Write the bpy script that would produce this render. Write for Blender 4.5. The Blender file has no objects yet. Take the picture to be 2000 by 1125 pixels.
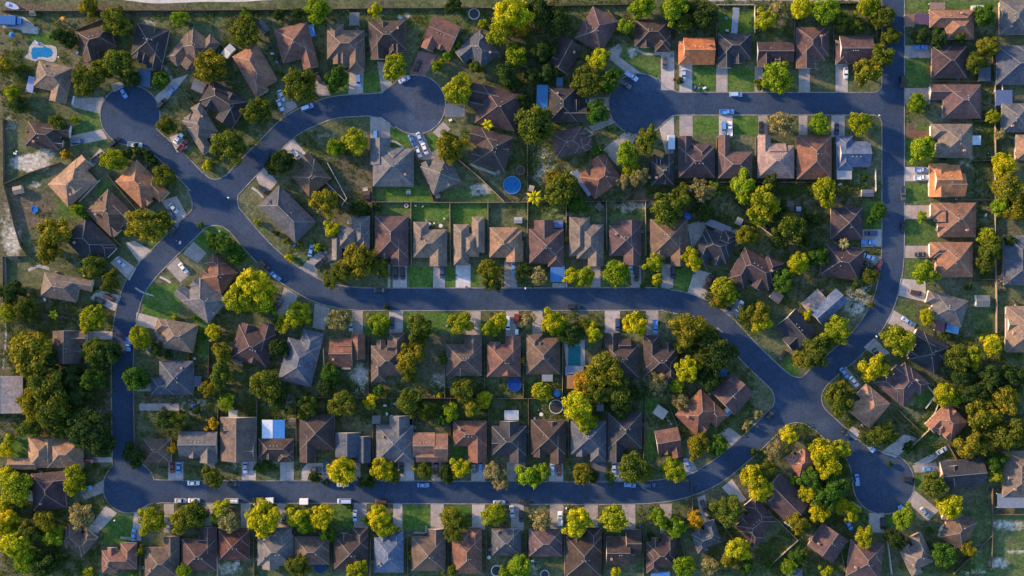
import bpy, math, random
from mathutils import Vector, Matrix
from mathutils.geometry import delaunay_2d_cdt

# ------------------------------------------------------------------ camera, sky, sun, exposure
S = bpy.context.scene
COL = S.collection
CAM_H = 480.0            # metres above the ground, straight down
M = 0.2                  # metres on the ground per photo pixel (2000 px wide photo)
cam_data = bpy.data.cameras.new('camera')
cam = bpy.data.objects.new('camera', cam_data)
COL.objects.link(cam)
cam.location = (0, 0, CAM_H)
cam.rotation_euler = (0, 0, 0)
cam_data.sensor_width = 36
cam_data.lens = 36 * CAM_H / 400.0
cam_data.clip_start = 1.0
cam_data.clip_end = 5000
S.camera = cam

SUN_EL = math.radians(17)
SUN_AZ = math.radians(-66)           # compass bearing of the sun (0 = up in the photo, clockwise)
world = bpy.data.worlds.new('World')
S.world = world
world.use_nodes = True
wn = world.node_tree
wn.nodes.clear()
sky = wn.nodes.new('ShaderNodeTexSky')
sky.sky_type = 'NISHITA'
sky.sun_disc = False
sky.sun_elevation = SUN_EL
sky.sun_rotation = SUN_AZ
sky.air_density = 1.1
sky.dust_density = 0.4
sky.ozone_density = 2.6
bg = wn.nodes.new('ShaderNodeBackground')
bg.inputs[1].default_value = 0.15
wo = wn.nodes.new('ShaderNodeOutputWorld')
wn.links.new(sky.outputs[0], bg.inputs[0])
wn.links.new(bg.outputs[0], wo.inputs[0])

sl = bpy.data.lights.new('sun', 'SUN')
sl.energy = 3.8
sl.angle = math.radians(3.0)
sl.color = (1.0, 0.66, 0.34)
sun = bpy.data.objects.new('sun', sl)
COL.objects.link(sun)
sd = Vector((math.sin(SUN_AZ) * math.cos(SUN_EL), math.cos(SUN_AZ) * math.cos(SUN_EL), math.sin(SUN_EL)))
sun.rotation_euler = sd.to_track_quat('Z', 'Y').to_euler()
sun.location = sd * 600

S.view_settings.view_transform = 'Standard'
S.view_settings.look = 'None'
S.view_settings.gamma = 1
S.view_settings.use_curve_mapping = False
S.view_settings.exposure = 1.5
S.cycles.max_bounces = 5
S.cycles.diffuse_bounces = 3
S.cycles.transparent_max_bounces = 6

# ------------------------------------------------------------------ helpers
def P(x, y, h=0.0):
    """a point of the photo (2000 x 1125 px) standing h metres above the ground"""
    k = M * (1 - h / CAM_H)
    return Vector(((x - 1000) * k, (562.5 - y) * k, h))

def link(o, parent=None):
    COL.objects.link(o)
    if parent is not None:
        o.parent = parent
    return o

def empty(name, loc, rz=0.0, parent=None):
    o = bpy.data.objects.new(name, None)
    o.location = loc
    o.rotation_euler = (0, 0, rz)
    o.empty_display_size = 0.5
    return link(o, parent)

def tag(o, label=None, cat=None, group=None, kind=None):
    if label: o['label'] = label
    if cat: o['category'] = cat
    if group: o['group'] = group
    if kind: o['kind'] = kind
    return o

class MB:
    def __init__(s):
        s.v = []; s.f = []; s.m = []
    def add(s, vs, fs, m=0):
        b = len(s.v)
        s.v += [tuple(p) for p in vs]
        s.f += [tuple(i + b for i in f) for f in fs]
        s.m += [m] * len(fs)
    def box(s, x0, y0, z0, x1, y1, z1, m=0, top=None):
        t = top or (0, 0)
        s.add([(x0, y0, z0), (x1, y0, z0), (x1, y1, z0), (x0, y1, z0),
               (x0 + t[0], y0 + t[1], z1), (x1 - t[0], y0 + t[1], z1), (x1 - t[0], y1 - t[1], z1), (x0 + t[0], y1 - t[1], z1)],
              [(0, 3, 2, 1), (4, 5, 6, 7), (0, 1, 5, 4), (1, 2, 6, 5), (2, 3, 7, 6), (3, 0, 4, 7)], m)
    def cyl(s, x, y, z0, z1, r0, r1=None, n=10, m=0, cap=True):
        r1 = r0 if r1 is None else r1
        vs = [(x + r0 * math.cos(2 * math.pi * i / n), y + r0 * math.sin(2 * math.pi * i / n), z0) for i in range(n)]
        vs += [(x + r1 * math.cos(2 * math.pi * i / n), y + r1 * math.sin(2 * math.pi * i / n), z1) for i in range(n)]
        fs = [(i, (i + 1) % n, n + (i + 1) % n, n + i) for i in range(n)]
        if cap:
            fs += [tuple(range(n, 2 * n)), tuple(range(n - 1, -1, -1))]
        s.add(vs, fs, m)
    def beam(s, a, b, w, h, m=0):
        """a bar from a to b, w wide and h high"""
        a = Vector(a); b = Vector(b)
        d = (b - a).normalized()
        up = Vector((0, 0, 1)) if abs(d.z) < 0.95 else Vector((1, 0, 0))
        sx = d.cross(up).normalized() * (w / 2)
        sz = sx.cross(d).normalized() * (h / 2)
        vs = [a - sx - sz, a + sx - sz, a + sx + sz, a - sx + sz, b - sx - sz, b + sx - sz, b + sx + sz, b - sx + sz]
        s.add(vs, [(0, 1, 2, 3), (7, 6, 5, 4), (0, 4, 5, 1), (1, 5, 6, 2), (2, 6, 7, 3), (3, 7, 4, 0)], m)
    def ring(s, x, y, z, r, w, h, n=20, m=0):
        vs = []
        for i in range(n):
            c, q = math.cos(2 * math.pi * i / n), math.sin(2 * math.pi * i / n)
            for rr, zz in ((r, z), (r + w, z), (r + w, z + h), (r, z + h)):
                vs.append((x + rr * c, y + rr * q, zz))
        fs = []
        for i in range(n):
            a, b = 4 * i, 4 * ((i + 1) % n)
            for k in range(4):
                fs.append((a + k, b + k, b + (k + 1) % 4, a + (k + 1) % 4))
        s.add(vs, fs, m)
    def mesh(s, name, mats, smooth=False):
        me = bpy.data.meshes.new(name)
        me.from_pydata(s.v, [], s.f)
        for m in (mats if isinstance(mats, (list, tuple)) else [mats]):
            me.materials.append(m)
        if max(s.m or [0]) > 0:
            me.polygons.foreach_set('material_index', s.m)
        if smooth:
            me.polygons.foreach_set('use_smooth', [True] * len(me.polygons))
        me.update()
        return me
    def build(s, name, mats, parent=None, smooth=False):
        o = bpy.data.objects.new(name, s.mesh(name, mats, smooth))
        return link(o, parent)

def share(name, me, parent=None, loc=(0, 0, 0), rz=0.0, color=None):
    o = bpy.data.objects.new(name, me)
    o.location = loc
    o.rotation_euler = (0, 0, rz)
    if color: o.color = (*color, 1)
    return link(o, parent)

# ------------------------------------------------------------------ materials
def nodes(name):
    m = bpy.data.materials.new(name)
    m.use_nodes = True
    t = m.node_tree
    return m, t, t.nodes['Principled BSDF']

def N(t, kind, **kw):
    n = t.nodes.new(kind)
    for k, v in kw.items():
        setattr(n, k, v)
    return n

def noise(t, scale, detail=4, rough=0.6, coord='Object', vec=None):
    n = N(t, 'ShaderNodeTexNoise')
    n.inputs['Scale'].default_value = scale
    n.inputs['Detail'].default_value = detail
    n.inputs['Roughness'].default_value = rough
    if vec is None:
        tc = N(t, 'ShaderNodeTexCoord')
        vec = tc.outputs[coord]
    t.links.new(vec, n.inputs['Vector'])
    return n.outputs['Fac']

def ramp(t, fac, stops):
    r = N(t, 'ShaderNodeValToRGB')
    e = r.color_ramp.elements
    while len(e) < len(stops): e.new(0.5)
    for k, (p, c) in enumerate(stops):
        e[k].position = p
        e[k].color = (*c, 1) if len(c) == 3 else c
    t.links.new(fac, r.inputs[0])
    return r.outputs[0]

def mix(t, a, b, fac, mode='MIX'):
    n = N(t, 'ShaderNodeMix', data_type='RGBA', blend_type=mode)
    for sock, val in ((n.inputs[0], fac), (n.inputs[6], a), (n.inputs[7], b)):
        if hasattr(val, 'node'): t.links.new(val, sock)
        elif isinstance(val, (int, float)): sock.default_value = val
        else: sock.default_value = (*val, 1)
    return n.outputs[2]

def g3(v): return (v, v, v)

def objcol(t):
    return N(t, 'ShaderNodeObjectInfo').outputs['Color']

def bump(t, bsdf, fac, strength, dist):
    b = N(t, 'ShaderNodeBump')
    b.inputs['Strength'].default_value = strength
    b.inputs['Distance'].default_value = dist
    t.links.new(fac, b.inputs['Height'])
    t.links.new(b.outputs[0], bsdf.inputs['Normal'])

def simple(name, col, rough=0.7, metal=0.0, var=0.18, scale=2.0, spec=0.3, use_obj=False):
    m, t, b = nodes(name)
    f = noise(t, scale, 5, 0.65)
    base = objcol(t) if use_obj else col
    v = ramp(t, f, [(0.3, g3(1 - var)), (0.7, g3(1 + var))])
    c = mix(t, base, v, 1.0, 'MULTIPLY')
    t.links.new(c, b.inputs['Base Color'])
    b.inputs['Roughness'].default_value = rough
    b.inputs['Metallic'].default_value = metal
    b.inputs['Specular IOR Level'].default_value = spec
    return m

MAT = {}
def mats():
    # asphalt
    m, t, b = nodes('asphalt')
    big = noise(t, 0.035, 5, 0.6)
    fine = noise(t, 1.2, 6, 0.85)
    mid = noise(t, 0.35, 5, 0.7)
    c = ramp(t, big, [(0.3, (0.020, 0.040, 0.086)), (0.52, (0.028, 0.049, 0.094)), (0.72, (0.048, 0.066, 0.104))])
    c = mix(t, c, ramp(t, fine, [(0.3, g3(0.55)), (0.7, g3(1.5))]), 1.0, 'MULTIPLY')
    c = mix(t, c, ramp(t, mid, [(0.3, g3(0.85)), (0.7, g3(1.15))]), 1.0, 'MULTIPLY')
    vo = N(t, 'ShaderNodeTexVoronoi', feature='DISTANCE_TO_EDGE')
    vo.inputs['Scale'].default_value = 0.13
    tc = N(t, 'ShaderNodeTexCoord')
    dn = N(t, 'ShaderNodeTexNoise'); dn.inputs['Scale'].default_value = 0.3
    t.links.new(tc.outputs['Object'], dn.inputs['Vector'])
    va = N(t, 'ShaderNodeVectorMath', operation='MULTIPLY_ADD')
    t.links.new(dn.outputs['Color'], va.inputs[0]); va.inputs[1].default_value = (6, 6, 0)
    t.links.new(tc.outputs['Object'], va.inputs[2])
    t.links.new(va.outputs[0], vo.inputs['Vector'])
    c = mix(t, c, ramp(t, vo.outputs['Distance'], [(0.0, g3(0.55)), (0.014, g3(1.0))]), 0.6, 'MULTIPLY')
    # old repairs: squarish patches of slightly different mix, and darker drips of oil
    vp = N(t, 'ShaderNodeTexVoronoi', distance='CHEBYCHEV'); vp.inputs['Scale'].default_value = 0.09; vp.inputs['Randomness'].default_value = 0.9
    t.links.new(tc.outputs['Object'], vp.inputs['Vector'])
    sc_ = N(t, 'ShaderNodeSeparateColor'); t.links.new(vp.outputs['Color'], sc_.inputs[0])
    c = mix(t, c, ramp(t, sc_.outputs[0], [(0.0, g3(0.86)), (0.15, g3(1.0)), (0.85, g3(1.0)), (1.0, g3(1.22))]), 1.0, 'MULTIPLY')
    c = mix(t, c, ramp(t, noise(t, 0.6, 3, 0.5), [(0.64, g3(1.0)), (0.74, g3(0.6))]), 1.0, 'MULTIPLY')
    t.links.new(c, b.inputs['Base Color'])
    b.inputs['Roughness'].default_value = 0.85
    b.inputs['Specular IOR Level'].default_value = 0.25
    bump(t, b, fine, 0.4, 0.02)
    MAT['asphalt'] = m

    # concrete for drives, kerbs, paths
    m, t, b = nodes('concrete')
    f1 = noise(t, 0.25, 6, 0.7); f2 = noise(t, 1.2, 6, 0.85)
    c = mix(t, objcol(t), ramp(t, f1, [(0.3, g3(0.72)), (0.7, g3(1.15))]), 1.0, 'MULTIPLY')
    c = mix(t, c, ramp(t, f2, [(0.3, g3(0.7)), (0.7, g3(1.25))]), 1.0, 'MULTIPLY')
    br = N(t, 'ShaderNodeTexBrick')
    tc = N(t, 'ShaderNodeTexCoord')
    t.links.new(tc.outputs['Object'], br.inputs['Vector'])
    br.offset = 0.0
    br.inputs['Scale'].default_value = 1.0
    br.inputs['Brick Width'].default_value = 2.7
    br.inputs['Row Height'].default_value = 2.7
    br.inputs['Mortar Size'].default_value = 0.05
    br.inputs['Color1'].default_value = (1, 1, 1, 1); br.inputs['Color2'].default_value = (0.93, 0.93, 0.93, 1)
    br.inputs['Mortar'].default_value = (0.62, 0.62, 0.62, 1)
    c = mix(t, c, br.outputs['Color'], 0.9, 'MULTIPLY')
    oil = noise(t, 0.45, 3, 0.5)
    c = mix(t, c, ramp(t, oil, [(0.66, g3(1.0)), (0.78, g3(0.55))]), 1.0, 'MULTIPLY')
    t.links.new(c, b.inputs['Base Color'])
    b.inputs['Roughness'].default_value = 0.9
    MAT['concrete'] = m
    m2 = simple('kerb_concrete', (0.19, 0.185, 0.185), 0.9, var=0.45, scale=0.5)
    MAT['kerb'] = m2

    # roof shingles, colour from the object
    m, t, b = nodes('shingles')
    f1 = noise(t, 0.5, 5, 0.7); f2 = noise(t, 1.3, 6, 0.88)
    c = mix(t, objcol(t), ramp(t, f1, [(0.3, g3(0.78)), (0.7, g3(1.2))]), 1.0, 'MULTIPLY')
    c = mix(t, c, ramp(t, f2, [(0.30, g3(0.45)), (0.70, g3(1.6))]), 1.0, 'MULTIPLY')
    geo = N(t, 'ShaderNodeNewGeometry')
    sx = N(t, 'ShaderNodeSeparateXYZ'); t.links.new(geo.outputs['Position'], sx.inputs[0])
    wv = N(t, 'ShaderNodeMath', operation='MULTIPLY'); t.links.new(sx.outputs[2], wv.inputs[0]); wv.inputs[1].default_value = 16.0
    fr = N(t, 'ShaderNodeMath', operation='FRACT'); t.links.new(wv.outputs[0], fr.inputs[0])
    c = mix(t, c, ramp(t, fr.outputs[0], [(0.0, g3(0.82)), (0.25, g3(1.05)), (1.0, g3(1.0))]), 0.8, 'MULTIPLY')
    f3 = noise(t, 0.22, 5, 0.7)
    c = mix(t, c, ramp(t, f3, [(0.32, (0.66, 0.70, 0.84)), (0.5, (1.0, 1.0, 1.0)), (0.68, (1.3, 1.2, 1.1))]), 1.0, 'MULTIPLY')
    rnd_ = N(t, 'ShaderNodeObjectInfo').outputs['Random']
    c = mix(t, c, ramp(t, rnd_, [(0.0, (0.9, 0.95, 1.05)), (1.0, (1.1, 1.0, 0.92))]), 1.0, 'MULTIPLY')
    t.links.new(c, b.inputs['Base Color'])
    b.inputs['Roughness'].default_value = 0.9
    b.inputs['Specular IOR Level'].default_value = 0.2
    bump(t, b, f2, 0.5, 0.03)
    MAT['shingles'] = m
    # ridge caps: a paler tone of the same roof
    m, t, b = nodes('ridge_cap')
    c = mix(t, objcol(t), (0.30, 0.27, 0.26), 0.42)
    t.links.new(mix(t, c, ramp(t, noise(t, 3.0), [(0.3, g3(0.7)), (0.7, g3(1.3))]), 1.0, 'MULTIPLY'), b.inputs['Base Color'])
    b.inputs['Roughness'].default_value = 0.8
    MAT['ridge'] = m
    MAT['fascia'] = simple('fascia', (0.45, 0.43, 0.42), 0.7)
    # brick wall
    m, t, b = nodes('brick_wall')
    br = N(t, 'ShaderNodeTexBrick'); br.inputs['Scale'].default_value = 4.0
    tc = N(t, 'ShaderNodeTexCoord')
    mp = N(t, 'ShaderNodeMapping'); mp.inputs['Rotation'].default_value = (math.radians(90), 0, 0)
    t.links.new(tc.outputs['Object'], mp.inputs[0]); t.links.new(mp.outputs[0], br.inputs['Vector'])
    br.inputs['Color1'].default_value = (0.9, 0.9, 0.9, 1); br.inputs['Color2'].default_value = (1.15, 1.1, 1.05, 1); br.inputs['Mortar'].default_value = (1.1, 1.1, 1.1, 1)
    t.links.new(mix(t, objcol(t), br.outputs['Color'], 1.0, 'MULTIPLY'), b.inputs['Base Color'])
    b.inputs['Roughness'].default_value = 0.9
    MAT['wall'] = m
    MAT['white'] = simple('white_paint', (0.75, 0.74, 0.72), 0.5, var=0.06)
    MAT['galv'] = simple('galvanised_metal', (0.40, 0.40, 0.41), 0.5, var=0.1)
    MAT['dark'] = simple('dark_metal', (0.03, 0.03, 0.035), 0.5)
    MAT['glass'] = simple('dark_glass', (0.015, 0.018, 0.022), 0.12, var=0.05, spec=0.8)
    MAT['rubber'] = simple('rubber', (0.015, 0.015, 0.016), 0.8)
    MAT['painted'] = simple('painted_surface', None, 0.45, var=0.12, scale=3.0, use_obj=True)
    MAT['matte'] = simple('matte_surface', None, 0.85, var=0.25, scale=1.5, use_obj=True)
    MAT['wood'] = simple('weathered_wood', None, 0.9, var=0.35, scale=1.2, use_obj=True)
    # car paint
    m, t, b = nodes('car_paint')
    t.links.new(mix(t, objcol(t), ramp(t, noise(t, 1.5), [(0.3, g3(0.92)), (0.7, g3(1.05))]), 1.0, 'MULTIPLY'), b.inputs['Base Color'])
    b.inputs['Roughness'].default_value = 0.35
    b.inputs['Coat Weight'].default_value = 0.6
    b.inputs['Coat Roughness'].default_value = 0.08
    MAT['car'] = m
    # corrugated metal
    m, t, b = nodes('corrugated_metal')
    tc = N(t, 'ShaderNodeTexCoord')
    w = N(t, 'ShaderNodeTexWave'); w.inputs['Scale'].default_value = 1.6
    t.links.new(tc.outputs['Object'], w.inputs['Vector'])
    c = mix(t, objcol(t), ramp(t, w.outputs['Fac'], [(0.0, g3(0.8)), (1.0, g3(1.1))]), 1.0, 'MULTIPLY')
    c = mix(t, c, ramp(t, noise(t, 0.7, 6, 0.7), [(0.3, g3(0.75)), (0.7, g3(1.15))]), 1.0, 'MULTIPLY')
    t.links.new(c, b.inputs['Base Color'])
    b.inputs['Roughness'].default_value = 0.5
    b.inputs['Metallic'].default_value = 0.2
    MAT['sheet'] = m
    # bark
    m, t, b = nodes('bark')
    t.links.new(mix(t, objcol(t), ramp(t, noise(t, 6, 5), [(0.3, g3(0.6)), (0.7, g3(1.3))]), 1.0, 'MULTIPLY'), b.inputs['Base Color'])
    b.inputs['Roughness'].default_value = 0.95
    MAT['bark'] = m
    # leaves
    m, t, b = nodes('leaves')
    t.nodes.remove(b)
    oc = objcol(t)
    f1 = noise(t, 2.1, 4, 0.65); f2 = noise(t, 9.0, 3, 0.7)
    geo = N(t, 'ShaderNodeNewGeometry')
    c = mix(t, oc, ramp(t, f1, [(0.32, (0.50, 0.70, 0.8)), (0.52, (1.0, 1.0, 1.0)), (0.70, (1.55, 1.35, 1.0))]), 1.0, 'MULTIPLY')
    c = mix(t, c, ramp(t, f2, [(0.3, g3(0.65)), (0.7, g3(1.3))]), 1.0, 'MULTIPLY')
    c = mix(t, c, ramp(t, geo.outputs['Random Per Island'], [(0.0, (0.7, 0.78, 0.8)), (1.0, (1.3, 1.2, 1.1))]), 1.0, 'MULTIPLY')
    d = N(t, 'ShaderNodeBsdfDiffuse'); tr = N(t, 'ShaderNodeBsdfTranslucent')
    t.links.new(c, d.inputs[0])
    t.links.new(mix(t, c, (1.35, 1.25, 0.5), 1.0, 'MULTIPLY'), tr.inputs[0])
    ms = N(t, 'ShaderNodeMixShader'); ms.inputs[0].default_value = 0.3
    t.links.new(d.outputs[0], ms.inputs[1]); t.links.new(tr.outputs[0], ms.inputs[2])
    t.links.new(ms.outputs[0], t.nodes['Material Output'].inputs[0])
    MAT['leaves'] = m
    # pool water
    m, t, b = nodes('pool_water')
    c = mix(t, objcol(t), ramp(t, noise(t, 0.9, 3), [(0.3, g3(0.75)), (0.7, g3(1.2))]), 1.0, 'MULTIPLY')
    t.links.new(c, b.inputs['Base Color'])
    b.inputs['Roughness'].default_value = 0.25
    b.inputs['Specular IOR Level'].default_value = 0.25
    bump(t, b, noise(t, 3.0, 3), 0.5, 0.06)
    MAT['water'] = m
    # grass ground with painted masks: R lush lawn, G bare sand, B brown earth
    m, t, b = nodes('grass_ground')
    at = N(t, 'ShaderNodeAttribute'); at.attribute_name = 'cover'
    sp = N(t, 'ShaderNodeSeparateColor'); t.links.new(at.outputs['Color'], sp.inputs[0])
    n1 = noise(t, 0.05, 6, 0.65); n2 = noise(t, 0.4, 6, 0.75); n3 = noise(t, 1.0, 6, 0.85); n4 = noise(t, 0.13, 6, 0.7)
    base = ramp(t, n1, [(0.32, (0.036, 0.056, 0.022)), (0.48, (0.070, 0.084, 0.040)), (0.68, (0.115, 0.112, 0.070))])
    base = mix(t, base, (0.070, 0.064, 0.052), ramp(t, n4, [(0.52, g3(0)), (0.64, g3(0.8))]))
    lush = ramp(t, n4, [(0.35, (0.034, 0.080, 0.017)), (0.55, (0.060, 0.112, 0.024)), (0.7, (0.100, 0.124, 0.040))])
    def mask(chan, lo, hi, amt=0.5):
        a = N(t, 'ShaderNodeMath', operation='MULTIPLY_ADD')
        t.links.new(n2, a.inputs[0]); a.inputs[1].default_value = amt
        t.links.new(chan, a.inputs[2])
        r = N(t, 'ShaderNodeMapRange'); r.inputs[1].default_value = lo + amt / 2; r.inputs[2].default_value = hi + amt / 2
        t.links.new(a.outputs[0], r.inputs[0])
        return r.outputs[0]
    c = mix(t, base, lush, mask(sp.outputs[0], 0.2, 0.75, 0.75))
    c = mix(t, c, (0.095, 0.076, 0.056), mask(sp.outputs[2], 0.25, 0.7, 0.9))
    c = mix(t, c, mix(t, (0.24, 0.22, 0.19), (0.40, 0.37, 0.33), n2), mask(sp.outputs[1], 0.3, 0.7, 1.1))
    c = mix(t, c, ramp(t, n2, [(0.3, g3(0.62)), (0.7, g3(1.38))]), 1.0, 'MULTIPLY')
    c = mix(t, c, ramp(t, n3, [(0.32, g3(0.4)), (0.68, g3(1.95))]), 1.0, 'MULTIPLY')
    t.links.new(c, b.inputs['Base Color'])
    b.inputs['Roughness'].default_value = 1.0
    b.inputs['Specular IOR Level'].default_value = 0.1
    bump(t, b, n3, 0.6, 0.12)
    MAT['ground'] = m
mats()
# ------------------------------------------------------------------ ground
LAWNS = [(728,366,842,393,.9),(868,368,975,393,.55),(733,396,801,421,.6),(806,396,878,433,1),(882,396,952,440,.8),(1033,396,1099,430,.5),(1108,396,1183,425,.4),
 (1188,402,1258,431,.5),(797,520,845,562,.9),(870,520,889,562,.9),(920,520,941,562,.7),(1175,520,1231,562,.6),(1316,522,1352,572,1),(1252,520,1292,562,.4),
 (742,238,800,268,.9),(836,262,872,300,.9),(762,262,800,292,.9),(281,556,348,622,1),(383,438,440,486,.9),(290,412,342,482,1),(785,607,906,652,.7),(710,607,760,655,.7),
 (786,988,840,1034,1),(868,988,921,1032,.9),(648,986,690,1034,.7),(200,1006,258,1062,1),(1353,128,1397,180,.9),(1422,133,1474,180,.9),(709,140,745,182,.8),(632,150,682,184,.7),
 (1213,86,1290,172,.6),(1353,228,1403,263,.9),(1432,228,1480,264,1),(1768,116,1815,170,.7),(1768,356,1812,398,.7),(1768,430,1830,478,.6),(1768,240,1818,318,.7),(1768,506,1815,545,.6),
 (1528,695,1560,735,1),(22,853,56,902,1),(1786,752,1822,792,.9),(1250,776,1290,810,.8),(1258,842,1280,900,.8),(1578,228,1624,266,.4),(1655,330,1700,360,.6),(1685,390,1722,448,.8),
 (1404,20,1472,66,.8),(880,862,912,900,.8),(1035,655,1100,600,.3),(1290,820,1330,840,.3),(1740,590,1790,625,.4),(1900,560,1940,700,.4),(400,440,520,520,.5),(60,65,110,85,.9),(75,125,40,205,.3),
 (160,215,200,255,.6),(145,225,200,270,.6),(145,290,215,275,.5),(1022,740,1075,810,.4),(380,600,420,700,.7),(720,790,770,820,.3),(500,990,540,1040,.3),(0,20,480,60,.2),(1880,1000,2010,1130,.42),
 (1850,60,1700,0,.4),(1767,0,1990,18,.7),(1770,820,1830,880,.5),(1785,925,1800,960,.8),(1640,1000,1690,1030,.5),(1725,1005,1760,1030,.7),(1540,290,1560,300,.2),(560,480,620,520,.4),
 (100,388,170,430,.6),(190,350,215,400,.7),(520,960,540,960,.1),(590,30,640,60,.5),(700,20,960,60,.35),(870,60,900,110,.6),(1340,600,1375,620,.4),(1425,600,1500,700,.3),(1375,815,1440,900,.4)]
SAND = [(60,318,40,17,1),(86,300,22,10,.8),(25,470,20,40,.7),(12,440,14,70,.4),(702,742,20,32,.8),(1672,588,28,30,.8),(1690,560,15,20,.6),(938,370,24,15,.7),(1062,325,26,45,.55),
 (1235,102,10,12,.8),(382,796,32,20,.6),(1968,1026,40,12,.65),(1950,1100,24,12,.7),(1910,1070,16,30,.35),(1990,1078,30,5,.6),(1900,1118,40,8,.5),(540,782,40,22,.5),(862,745,30,20,.5),(290,44,16,8,.6),(790,33,16,8,.6),(70,360,14,8,.6),
 (1590,110,20,30,.35),(1245,400,40,10,.5),(1330,650,40,12,.3),(465,900,40,28,.4),(375,1050,20,16,.2),(445,1110,34,16,.5),(520,900,40,18,.35),(1640,340,16,50,.25),(700,240,40,10,.25),
 (1680,360,16,30,.4),(1700,500,16,12,.4),(1890,320,24,22,.35),(30,1000,20,30,.2),(1100,420,50,14,.35),(1220,408,30,10,.5),(660,640,24,22,.3),(585,500,20,20,.3),(790,540,10,8,.1),(1470,760,18,24,.3),
 (640,265,30,10,.4),(1030,1110,40,20,.4),(55,420,40,40,.25),(20,240,14,22,.5),(140,1000,20,20,.2),(1930,350,10,30,.3),(1000,420,20,16,.2),(300,60,30,20,.2),(440,790,30,14,.3)]
DIRT = [(60,410,60,50,.7),(230,60,60,40,.3),(1010,380,60,20,.5),(1280,385,60,22,.8),(700,340,60,70,.55),(600,260,60,30,.4),(1640,400,60,60,.6),(1545,380,50,40,.5),(1250,700,60,40,.4),(850,700,60,60,.5),
 (560,900,60,30,.3),(320,910,40,20,.6),(400,910,30,20,.5),(480,1110,60,20,.3),(1600,300,60,10,.5),(380,740,40,60,.4),(120,600,60,30,.5),(970,330,50,30,.5),(650,390,50,50,.6),(1070,600,300,10,.2),
 (1460,380,60,40,.4),(1900,250,50,60,.3),(1780,250,14,12,.9),(1590,560,50,30,.5),(1690,620,30,20,.4),(240,20,200,16,.6),(60,16,60,14,.7),(1460,960,60,40,.5),(1870,960,60,50,.4),(1850,660,60,40,.4),
 (1590,150,24,26,.5),(820,830,200,20,.3),(300,780,40,14,.7),(200,780,24,60,.7),(400,330,30,10,.2),(1400,970,60,20,.4),(1820,740,50,50,.3)]

def smooth(a, b, x):
    t = max(0.0, min(1.0, (x - a) / (b - a)))
    return t * t * (3 - 2 * t)

def make_ground():
    step = 7.0
    xs = [-60 + step * i for i in range(int(2120 / step) + 1)]
    ys = [-50 + step * i for i in range(int(1225 / step) + 1)]
    xs = [-12000, -4000, -1500, -600, -250] + xs + [2250, 2600, 3500, 6000, 14000]
    ys = [-12000, -4000, -1500, -600, -250] + ys + [1400, 1800, 2700, 5000, 13000]
    nx, ny = len(xs), len(ys)
    cov = [[0.0, 0.0, 0.0] for _ in range(nx * ny)]
    for x0, y0, x1, y1, s_ in LAWNS:
        x0, x1 = min(x0, x1), max(x0, x1); y0, y1 = min(y0, y1), max(y0, y1)
        for j, y in enumerate(ys):
            if y0 - 8 < y < y1 + 8:
                for i, x in enumerate(xs):
                    if x0 - 8 < x < x1 + 8:
                        w = smooth(-6, 6, min(x - x0, x1 - x)) * smooth(-6, 6, min(y - y0, y1 - y)) * s_
                        c = cov[j * nx + i]; c[0] = max(c[0], w)
    for chan, lst in ((1, SAND), (2, DIRT)):
        for cx, cy, rx, ry, s_ in lst:
            for j, y in enumerate(ys):
                if abs(y - cy) < 1.6 * ry:
                    for i, x in enumerate(xs):
                        if abs(x - cx) < 1.6 * rx:
                            d = math.hypot((x - cx) / rx, (y - cy) / ry)
                            w = (1 - smooth(0.4, 1.5, d)) * s_
                            c = cov[j * nx + i]; c[chan] = max(c[chan], w)
    for j, y in enumerate(ys):
        for i, x in enumerate(xs):
            if x < 14: cov[j * nx + i][2] = max(cov[j * nx + i][2], 0.45)
    mb = MB()
    mb.v = [tuple(P(x, y)) for y in ys for x in xs]
    mb.f = [(j * nx + i, (j + 1) * nx + i, (j + 1) * nx + i + 1, j * nx + i + 1) for j in range(ny - 1) for i in range(nx - 1)]
    mb.m = [0] * len(mb.f)
    o = mb.build('ground', MAT['ground'])
    a = o.data.color_attributes.new('cover', 'FLOAT_COLOR', 'POINT')
    a.data.foreach_set('color', [q for c in cov for q in (*c, 1.0)])
    tag(o, kind='structure')
make_ground()

# ------------------------------------------------------------------ roads
def catmull(pts, step=8.0):
    p = [Vector(q) for q in pts]
    p = [2 * p[0] - p[1]] + p + [2 * p[-1] - p[-2]]
    out = []
    for i in range(1, len(p) - 2):
        n = max(1, int((p[i + 1] - p[i]).length / step))
        for k in range(n):
            t = k / n
            out.append(0.5 * ((2 * p[i]) + (-p[i - 1] + p[i + 1]) * t + (2 * p[i - 1] - 5 * p[i] + 4 * p[i + 1] - p[i + 2]) * t * t + (-p[i - 1] + 3 * p[i] - 3 * p[i + 1] + p[i + 2]) * t ** 3))
    out.append(p[-2])
    return out

def strip(pts, w):
    c = catmull(pts)
    l, r = [], []
    for i, q in enumerate(c):
        d = (c[min(i + 1, len(c) - 1)] - c[max(i - 1, 0)]).normalized()
        n = Vector((-d.y, d.x)) * (w / 2)
        l.append(q + n); r.append(q - n)
    return l + r[::-1]

def disc(x, y, r, n=44):
    return [Vector((x + r * math.cos(2 * math.pi * i / n), y + r * math.sin(2 * math.pi * i / n))) for i in range(n)]

def fillet(c, a, b, n=7):
    a, b, c = Vector(a), Vector(b), Vector(c)
    e = (c - (a + b) / 2) * 0.9
    return [c + e, a + e * 0.6, a] + [a * (1 - t) ** 2 + c * 2 * t * (1 - t) + b * t * t for t in [k / n for k in range(1, n)]] + [b, b + e * 0.6]

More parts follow.
